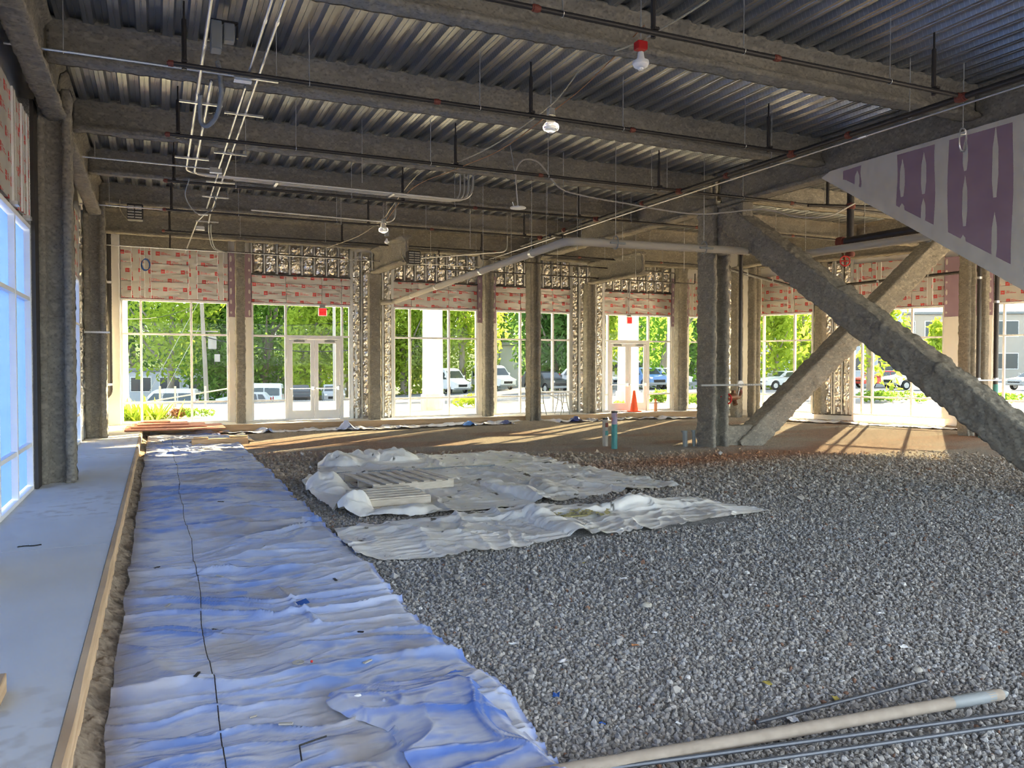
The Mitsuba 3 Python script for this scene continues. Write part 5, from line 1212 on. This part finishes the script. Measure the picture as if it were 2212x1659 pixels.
def vehicle(name, kind, paint, label, at, heading, cat_='car'):
    d = kind; k = thing(name, label, cat_)
    W = lambda z: d['w'] - .16 * np.clip((np.asarray(z) - .9) / (d['top'] - .9), 0, 1) ** 1.5
    Lm = d['prof'][-1][0]
    Tm = trimesh.transformations.rotation_matrix(heading, [0, 0, 1]); Tm[:3, 3] = at
    def add(par, nm, m, mat, sm=40, lb=None):
        m = m.copy(); m.apply_transform(Tm); return put(par, nm, m, mat, sm, label=lb)
    pg = sg.Polygon(d['prof'])
    for wx in d['wheels']: pg = pg.difference(sg.Point(wx, d['wr'] + .02).buffer(d['wr'] + .07))
    m = prism(pg.buffer(-.03).buffer(.03), 'y', -1, 1)
    v = m.vertices.copy(); v[:, 1] *= W(v[:, 2]) * (1 - .10 * np.clip(1 - v[:, 0] / .9, 0, 1) ** 2)
    add(k, 'body', trimesh.Trimesh(v, m.faces, process=False), paint, 30)
    for s in (-1, 1):
        for q in d['side']:
            pm = prism(q, 'y', 0, .012); v = pm.vertices.copy(); v[:, 1] = s * (W(v[:, 2]) + .004 + np.abs(v[:, 1]))
            g = trimesh.Trimesh(v, pm.faces, process=False); add(k, 'side_window', g, 'm_carglass', False)
        for wx in d['wheels']:
            r = d['wr']; y = s * (d['w'] - .12)
            wh = add(k, 'wheel', lathe([(0, -.11), (r * .8, -.11), (r, -.07), (r, .07), (r * .8, .11), (0, .11)], 22, 'y', (wx, y, r)), 'm_tyre')
            add(wh, 'hub', lathe([(0, -.118), (r * .62, -.118), (r * .62, .118), (0, .118)], 16, 'y', (wx, y, r)), 'm_hub')
        zl = d['prof'][2][1] - .06
        add(k, 'headlight', cbox(-.03, .14, s * d['w'] * .82 - .16, s * d['w'] * .82 + .06, zl - .10, zl + .05, .02), 'm_headl')
        add(k, 'taillight', cbox(Lm - .05, Lm + .015, s * (d['w'] - .12) - .06, s * (d['w'] - .12) + .06, zl, zl + .38, .02), 'm_taill')
        add(k, 'mirror', cbox(d['ws'][0][0] + .25, d['ws'][0][0] + .36, s * d['w'], s * (d['w'] + .18), d['ws'][0][1] + .05, d['ws'][0][1] + .27, .03), paint)
    (x0, z0), (x1, z1) = d['ws']; n = np.array([-(z1 - z0), x1 - x0]); n = n / np.linalg.norm(n) * .03
    w0, w1 = W(z0) - .1, W(z1) - .1
    def quad(x0, z0, x1, z1): return trimesh.Trimesh(np.array([[x0, -w0, z0], [x0, w0, z0], [x1, w1, z1], [x1, -w1, z1]]), np.array([[0, 2, 1], [0, 3, 2]]), process=False)
    add(k, 'windshield', quad(x0 + n[0], z0 + n[1], x1 + n[0], z1 + n[1]), 'm_carglass', False)
    add(k, 'rear_window', cbox(Lm - .04 if kind is VAN else Lm - .6, Lm + .0 if kind is VAN else Lm - .35, -.62, .62, d['top'] * .6, d['top'] * .82, .02), 'm_carglass', False)
    add(k, 'grille', cbox(-.025, .03, -.5, .5, d['prof'][1][1] - .30, d['prof'][1][1] - .06, .02), 'm_black', False)
    add(k, 'bumper', cbox(-.06, .2, -d['w'] * .93, d['w'] * .93, .36, .56, .04), 'm_grey' if kind is not SEDAN else paint, False)
    return k


def U(px): return (px - 1106) / 1700.0
AX = math.atan2(FW[1], FW[0])          # heading of the view axis
def veh(name, kind, paint, label, px, d, rel, c='car', dz=0):
    p = ext(U(px), d)
    vehicle(name, kind, PAINT[paint], label, p + [0, 0, dz], AX + math.radians(rel), c)


veh('van', VAN, 'white', 'white van seen from the side through the first far window', 285, 76, -78, 'van')
veh('van', VAN, 'white', 'white van seen from its rear side left of the left double door', 470, 74, -80, 'van')
veh('van', VAN, 'white', 'white van facing us just right of the big round white column', 1000, 78, 35, 'van')
veh('van', VAN, 'white', 'white van facing us in the window left of the free standing post', 1098, 80, 32, 'van')
veh('car', SUV, 'silver', 'pale car with dark wheels at the right edge of the first far window', 462, 66, -80)
veh('car', SUV, 'black', 'dark car facing us behind the left leaf of the left double door', 650, 62, 20)
veh('car', SUV, 'grey', 'grey car behind the right leaf of the left double door', 722, 66, 15)
veh('car', SUV, 'black', 'dark car beyond the window right of the free standing post', 1212, 62, 30)
veh('car', SUV, 'silver', 'pale car behind the left leaf of the cone door', 1330, 64, 60)
veh('car', SUV, 'blue', 'blue car in the pane right of the cone door', 1425, 60, 20)
veh('car', SUV, 'white', 'white car between the purple pier and the braced column', 1478, 62, 30)
veh('car', SEDAN, 'silver', 'silver car in the right wall window left of the riser pipe', 1640, 60, -70)
veh('car', SEDAN, 'red', 'red car seen through the crossing braces', 1852, 66, -75)
veh('car', SUV, 'white', 'white car above the lower brace in the right wall window', 1918, 60, -80)
veh('car', SEDAN, 'grey', 'grey car at the far right edge beyond the right wall', 2190, 58, -75)


def leaves(blobs, n, size, seed):
    r = np.random.default_rng(seed)
    w = np.array([b[3] ** 2 for b in blobs]); idx = r.choice(len(blobs), n, p=w / w.sum())
    B = np.array(blobs)[idx]
    d = r.normal(size=(n, 3)); d /= np.linalg.norm(d, axis=1, keepdims=True)
    rad = B[:, 3:4] * r.uniform(.45, 1.05, (n, 1)) ** .6
    c = B[:, :3] + d * rad * [1, 1, .85]
    a = r.normal(size=(n, 3)) + [0, 0, -.3]; a /= np.linalg.norm(a, axis=1, keepdims=True)
    b = np.cross(a, r.normal(size=(n, 3))); b /= np.linalg.norm(b, axis=1, keepdims=True)
    s = size * r.uniform(.6, 1.3, (n, 1))
    V = np.stack([c - a * s, c + b * s * .42, c + a * s, c - b * s * .42], 1).reshape(-1, 3)
    q = np.arange(n)[:, None] * 4
    F = np.vstack([q + [0, 1, 2], q + [0, 2, 3]])
    col = r.uniform(.75, 1.25, (n, 1)) * (1 + np.array([[.22, .05, -.1]]) * r.normal(size=(n, 1)) * .6)
    return V, F, np.repeat(np.clip(col, .3, 2), 4, 0)


def crown(R, H, nb, seed):
    r = np.random.default_rng(seed)
    out = []
    for i in range(nb):
        t = r.uniform(0, 1); an = r.uniform(0, 2 * math.pi); q = R * math.sqrt(r.uniform(0, 1)) * (1 - .55 * abs(2 * t - .8))
        out.append((q * math.cos(an), q * math.sin(an), H * (.14 + .86 * t), R * r.uniform(.26, .42)))
    return out


MAT('m_bark', PR(proc(lambda p, n, uv: mix([.17, .145, .12], [.32, .28, .24], FB(p.x * 6, p.y * 6, p.z * 1.5, 3))), .9))
for nm, c, tr in (('lime', (.22, .32, .04), (.46, .58, .07)), ('green', (.11, .21, .04), (.22, .40, .06)), ('dark', (.06, .125, .035), (.13, .26, .06)), ('bush', (.12, .22, .04), (.25, .42, .06))):
    scene['m_leaf_' + nm] = {'type': 'principledthin', 'base_color': C(*[(a + b) / 2 for a, b in zip(c, tr)]), 'roughness': .6, 'eta': 1.08, 'diff_trans': 1.0, 'spec_trans': 0.0}
PROTO = {}


def tree(label, px, d, H, R, mat, seed, leaf=.33, n=7600, name='tree', lift=0.0, group=None, base=.14, thick=1.0):
    k = thing(name, label, 'tree', group)
    p = ext(U(px), d) + [0, 0, lift]
    kk = (seed % 4, round(leaf, 2), n)
    if kk not in PROTO: PROTO[kk] = leaves(crown(1.0, 1.0, 26, 100 + seed % 4), n, 1.0, 7 + seed % 4)
    V, F, _ = PROTO[kk]
    cen = V.reshape(-1, 4, 3).mean(1, keepdims=True)
    off = (V.reshape(-1, 4, 3) - cen) * leaf
    an = seed * 1.3; ca, sa = math.cos(an), math.sin(an)
    cen = cen.copy(); cen[..., 2] = base + (1 - base) * (cen[..., 2] - .14) / .86
    cc = cen * [R, R, H]; cc = np.stack([cc[..., 0] * ca - cc[..., 1] * sa, cc[..., 0] * sa + cc[..., 1] * ca, cc[..., 2]], -1)
    put(k, 'foliage', ((cc + off).reshape(-1, 3) + p, F), 'm_leaf_' + mat, kind='stuff')
    r = np.random.default_rng(seed); tr = .028 * H * thick
    lean = r.normal(size=2) * .04 * H
    top = p + [lean[0], lean[1], H * .62]
    put(k, 'trunk', tube(bezier_path([p - [0, 0, .5], p + [lean[0] * .2, lean[1] * .3, H * .22], p + [lean[0] * .7, lean[1] * .6, H * .42], top], 5), np.linspace(tr, tr * .4, 16), 8), 'm_bark', True)
    for q in range(5):
        an = r.uniform(0, 6.28); h0 = r.uniform(.25, .5)
        b0 = p + [lean[0] * h0, lean[1] * h0, H * h0]
        b2 = b0 + [math.cos(an) * R * .75, math.sin(an) * R * .75, H * r.uniform(.15, .35)]
        put(k, 'branch', tube(bezier_path([b0, (b0 + b2) / 2 + [0, 0, -.03 * H], b2], 5), np.linspace(tr * .5, tr * .12, 11), 6), 'm_bark', True)
    return k


tree('yellow green tree with a forked grey trunk behind the first far window', 368, 80, 17, 5.6, 'lime', 1, n=4200, base=.34, thick=.8)
tree('bright green tree behind the utility pole', 468, 88, 13, 4.6, 'green', 2, lift=-1)
tree('dense dark green tree left of the left double door', 565, 90, 19, 7.0, 'green', 3)
tree('large dark tree above the left double door', 655, 94, 21, 7.5, 'dark', 4)
tree('lime tree behind the left leaf of the left double door', 690, 80, 13, 3.8, 'lime', 5)
tree('mid green tree right of the left double door', 755, 92, 18, 5.6, 'green', 6)
tree('yellowish tree left of the big round white column', 872, 86, 14, 4.6, 'lime', 7)
tree('dark tree behind the big round white column', 935, 96, 22, 8, 'dark', 8)
tree('lime leaved tree right of the big round white column', 1000, 84, 15, 4.6, 'lime', 9, lift=1)
tree('green tree above the pale wall left of the free standing post', 1090, 98, 19, 6.0, 'green', 10)
tree('dark leafy tree right of the free standing post', 1200, 70, 14, 4.0, 'dark', 11)
tree('yellow green tree at the left of the cone door', 1300, 78, 14, 4.2, 'lime', 12)
tree('airy tree right of the cone door', 1425, 64, 12, 3.6, 'green', 13, n=2600)
tree('lime tree in the right wall window left of the riser pipe', 1672, 62, 6.0, 2.6, 'lime', 14, n=1500)
tree('green tree in the right wall window beside the riser pipe', 1738, 70, 10, 3.0, 'lime', 15, n=2000)
tree('lime tree above the crossing of the braces', 1880, 58, 9.0, 3.0, 'lime', 16, n=1700)
tree('small young tree at the right wall window', 2030, 72, 5.0, 1.5, 'lime', 17, n=900)
tree('far dark tree closing the left end of the lot', 290, 105, 20, 9, 'dark', 18)
tree('far dark tree behind the utility pole', 430, 112, 20, 9, 'dark', 19)
tree('far dark tree behind the left double door', 610, 115, 22, 9, 'dark', 20)
tree('far dark tree behind the foil pier', 800, 112, 20, 9, 'dark', 21)
tree('far dark tree beyond the free standing post', 1170, 110, 17, 7, 'dark', 22)
tree('far green tree at the left side of the braced column', 1490, 96, 15, 6, 'green', 23)
tree('far left dark tree just outside the first far window', 225, 96, 17, 7, 'dark', 24)


def plant(name, label, px, d, n, L, mat, seed, spread=.5):
    k = thing(name, label, 'plant')
    p = ext(U(px), d); r = np.random.default_rng(seed); ms = []
    for i in range(n):
        an, el = r.uniform(0, 6.28), r.uniform(.35, 1.3); l = L * r.uniform(.6, 1.1)
        o = p + np.array([r.normal() * spread * .5, r.normal() * spread * .5, 0])
        s_ = np.linspace(0, 1, 5)[:, None]; h_ = np.array([math.cos(an), math.sin(an), 0])
        c = o + h_ * l * math.cos(el) * s_ + np.array([0, 0, 1]) * l * (math.sin(el) * s_ - .35 * s_ ** 2 * math.cos(el))
        sd = np.array([-math.sin(an), math.cos(an), 0]) * (.055 * L) * np.array([.5, 1, .9, .6, .05])[:, None]
        ms.append(grid_mesh(np.stack([c - sd, c + sd], 1)))
    put(k, 'leaf_blades', cat(ms), 'm_leaf_' + mat, True, kind='stuff')
    return k


plant('strap_leaf_plant', 'bright green plant with arching blades at the lower left of the first far window', 288, 24.4, 150, .85, 'lime', 1, .8)
plant('strap_leaf_plant', 'second arching plant, right of the bright green one outside the first far window', 330, 24.9, 80, .6, 'lime', 2, .6)
MAT('m_leaf_rust', PR((.35, .16, .09), .8))
for i, (px, d, c, lb) in enumerate(((372, 25.2, 'rust', 'rusty low shrub outside the first far window, leftmost'), (402, 25.4, 'rust', 'rusty low shrub in the middle of the first far window'), (428, 25.3, 'bush', 'green low shrub near the right of the first far window'), (1345, 30, 'bush', 'leafy green shrub behind the left leaf of the cone door'), (1425, 36, 'bush', 'flowering shrub in the pane right of the cone door'), (1485, 32, 'bush', 'green shrub left of the braced column'), (1880, 36, 'bush', 'green shrub under the crossing braces'), (1945, 37, 'bush', 'yellow green shrub beyond the lower brace'), (2155, 34, 'bush', 'green shrub behind the right black pipe elbow'), (1010, 32, 'lime', 'small yellow plant at the foot of the window right of the white column'))):
    k = thing('shrub', lb, 'shrub'); p = ext(U(px), d)
    V, F, _ = leaves([(rng.normal() * .4, rng.normal() * .4, .25 + .2 * rng.uniform(), .32) for q in range(6)], 700, .09, 30 + i)
    put(k, 'foliage', (V * ([1, 1, .8] if d > 30 else [.42, .42, .5]) + p, F), 'm_leaf_' + c, kind='stuff')

# utility pole, wires, buildings
k = thing('utility_pole', 'wooden utility pole with a white transformer behind the first far window', 'utility pole')
p = ext(U(437), 62)
put(k, 'pole', tube([p + [.35, 0, -.5], p + [.2, 0, 4], p + [-.1, 0, 11]], [.19, .17, .14], 10), MAT('m_pole', PR((.33, .29, .24), .85)), 40)
put(k, 'transformer', cat(lathe([(0, 5.1), (.30, 5.1), (.32, 5.0), (.32, 4.2), (.28, 4.1), (0, 4.1)], 18, at=p + [.75, -.2, .9])), 'm_pvc', 40, label='white transformer can')
put(k, 'cut_out_box', cbox(p[0] + .9, p[0] + 1.3, p[1] - .4, p[1], p[2] + 4.0, p[2] + 4.6, .03), 'm_pvc')
put(k, 'cross_arm', rod(p + [-1.0, 0, 6.4], p + [1.2, .2, 6.4], .06, 6), 'm_pole')
for i, ((px0, z0), (px1, z1), d0, d1, lb) in enumerate((((437, 5.4), (760, 5.0), 62, 60, 'long overhead wire from the utility pole to the right'), ((437, 3.9), (760, 2.7), 62, 58, 'thick low overhead cable from the utility pole to the right'), ((437, 6.6), (240, 4.0), 62, 40, 'overhead wire from the utility pole to the left'), ((430, 4.5), (330, -1.6), 62, 52, 'slanting guy wire of the utility pole'), ((437, 7.0), (300, -1.6), 62, 56, 'second slanting guy wire of the utility pole'), ((760, 4.4), (1060, 4.4), 60, 66, 'overhead wire behind the big round white column'))):
    k = tag(uniq('overhead_wire'), lb, 'wire')
    a, b = ext(U(px0), d0), ext(U(px1), d1); a[2], b[2] = z0, z1
    s_ = np.linspace(0, 1, 14)[:, None]; sag = 0 if 'guy' in lb else .5
    put(None, k, tube(a + (b - a) * s_ - np.array([0, 0, 1]) * sag * 4 * s_ * (1 - s_), .035 if 'thick' in lb else .018, 5), 'm_pvc' if 'guy' in lb else 'm_black', True)
k = thing('lamp_post', 'slim pale pole outside the right leaf of the left double door', 'pole')
p = ext(U(722), 58); put(k, 'pole', rod(p - [0, 0, .5], p + [0, 0, 9], .10, 8), 'm_pvc', 40)
for i, (px, lb) in enumerate(((345, 'first low post of the fence outside the first far window'), (378, 'second low post of the fence outside the first far window'), (443, 'third low post of the fence outside the first far window'))):
    k = tag(uniq('fence_post'), lb, 'post'); p = ext(U(px), 32); put(None, k, cbox(p[0] - .04, p[0] + .04, p[1] - .04, p[1] + .04, p[2] - .1, p[2] + .85, .008), 'm_pvc')
k = tag(uniq('hand_rail'), 'pale rail sloping along the walk outside the first far window', 'rail')
a, b = ext(U(300), 30), ext(U(500), 33); put(None, k, rod(a + [0, 0, .25], b + [0, 0, .75], .03, 8), 'm_pvc')


def building(label, px, d, w, h, dep, rel, mat, floors, cols, z0=None, name='building', roof='m_grey', win=True):
    k = thing(name, label, 'building')
    p = ext(U(px), d)
    if z0 is not None: p[2] = z0
    R = trimesh.transformations.rotation_matrix(AX - math.pi / 2 + math.radians(rel), [0, 0, 1]); R[:3, 3] = p
    def ad(par, nm, m, mt): m.apply_transform(R); return put(par, nm, m, mt)
    ad(k, 'wall', cbox(-w / 2, w / 2, 0, dep, -1, h, .03), mat); ad(k, 'roof_edge', cbox(-w / 2 - .25, w / 2 + .25, -.25, dep + .25, h, h + .35, .04), roof)
    if win:
        for f in range(floors):
            for c in range(cols):
                x = -w / 2 + (c + .5) * w / cols; z = (f + .32) * h / floors; ww, wh = w / cols * .34, h / floors * .46
                fr = ad(k, 'window', cbox(x - ww - .1, x + ww + .1, -.06, .05, z - .1, z + wh + .1, .02), 'm_white'); ad(fr, 'pane', cbox(x - ww, x + ww, -.08, -.03, z, z + wh, .01), 'm_carglass')
    else:
        for c in range(1, cols): ad(k, 'joint', cbox(-w / 2 + c * w / cols - .06, -w / 2 + c * w / cols + .06, -.05, .02, -1, h, .01), 'm_grey')
    return k


MAT('m_bpale', PR((.46, .48, .52), .8)); MAT('m_btan', PR((.42, .38, .33), .8))
building('low grey building behind the white van in the first far window', 398, 92, 13, 3.4, 8, 5, 'm_bpale', 1, 4, z0=-2.5)
building('grey lilac wall behind the left double door', 650, 96, 12, 4.0, 8, 0, 'm_bpale', 1, 4, z0=-2.0, win=False)
building('pale panelled building wall left of the free standing post', 1105, 92, 8.6, 4.5, 8, -12, 'm_bpale', 1, 3, z0=-.6, win=False)
building('pale building with blue windows beside the riser pipe', 1760, 95, 22, 12, 12, 5, 'm_bpale', 3, 6)
building('long low shop building at the right wall windows', 2060, 110, 46, 9, 14, -5, 'm_btan', 2, 10)
building('distant pale block beyond the cone door', 1400, 120, 24, 9, 12, 3, 'm_bpale', 3, 8)

# low hills close the horizon
k = tag(uniq('hill'), 'low wooded hill along the horizon beyond the lot', 'hill')
an = np.linspace(math.radians(-70), math.radians(80), 90)
V = []
for q, (rad, sc_) in enumerate(((170, 0), (215, .75), (260, 1.0), (300, .6))):
    V.append([[rad * math.sin(a + YAW), rad * math.cos(a + YAW), -3 + sc_ * (9 + 9 * meshkit.fbm(np.array([a * 5, q * .5, 1.0]), 3, seed=5))] for a in an])
put(None, k, grid_mesh(np.array(V).transpose(1, 0, 2)), MAT('m_hill', PR(proc(lambda p, n, uv: mix([.035, .06, .025], [.10, .15, .05], FB(p.x * .25, p.y * .25, p.z * .25, 4))), .95)), True)
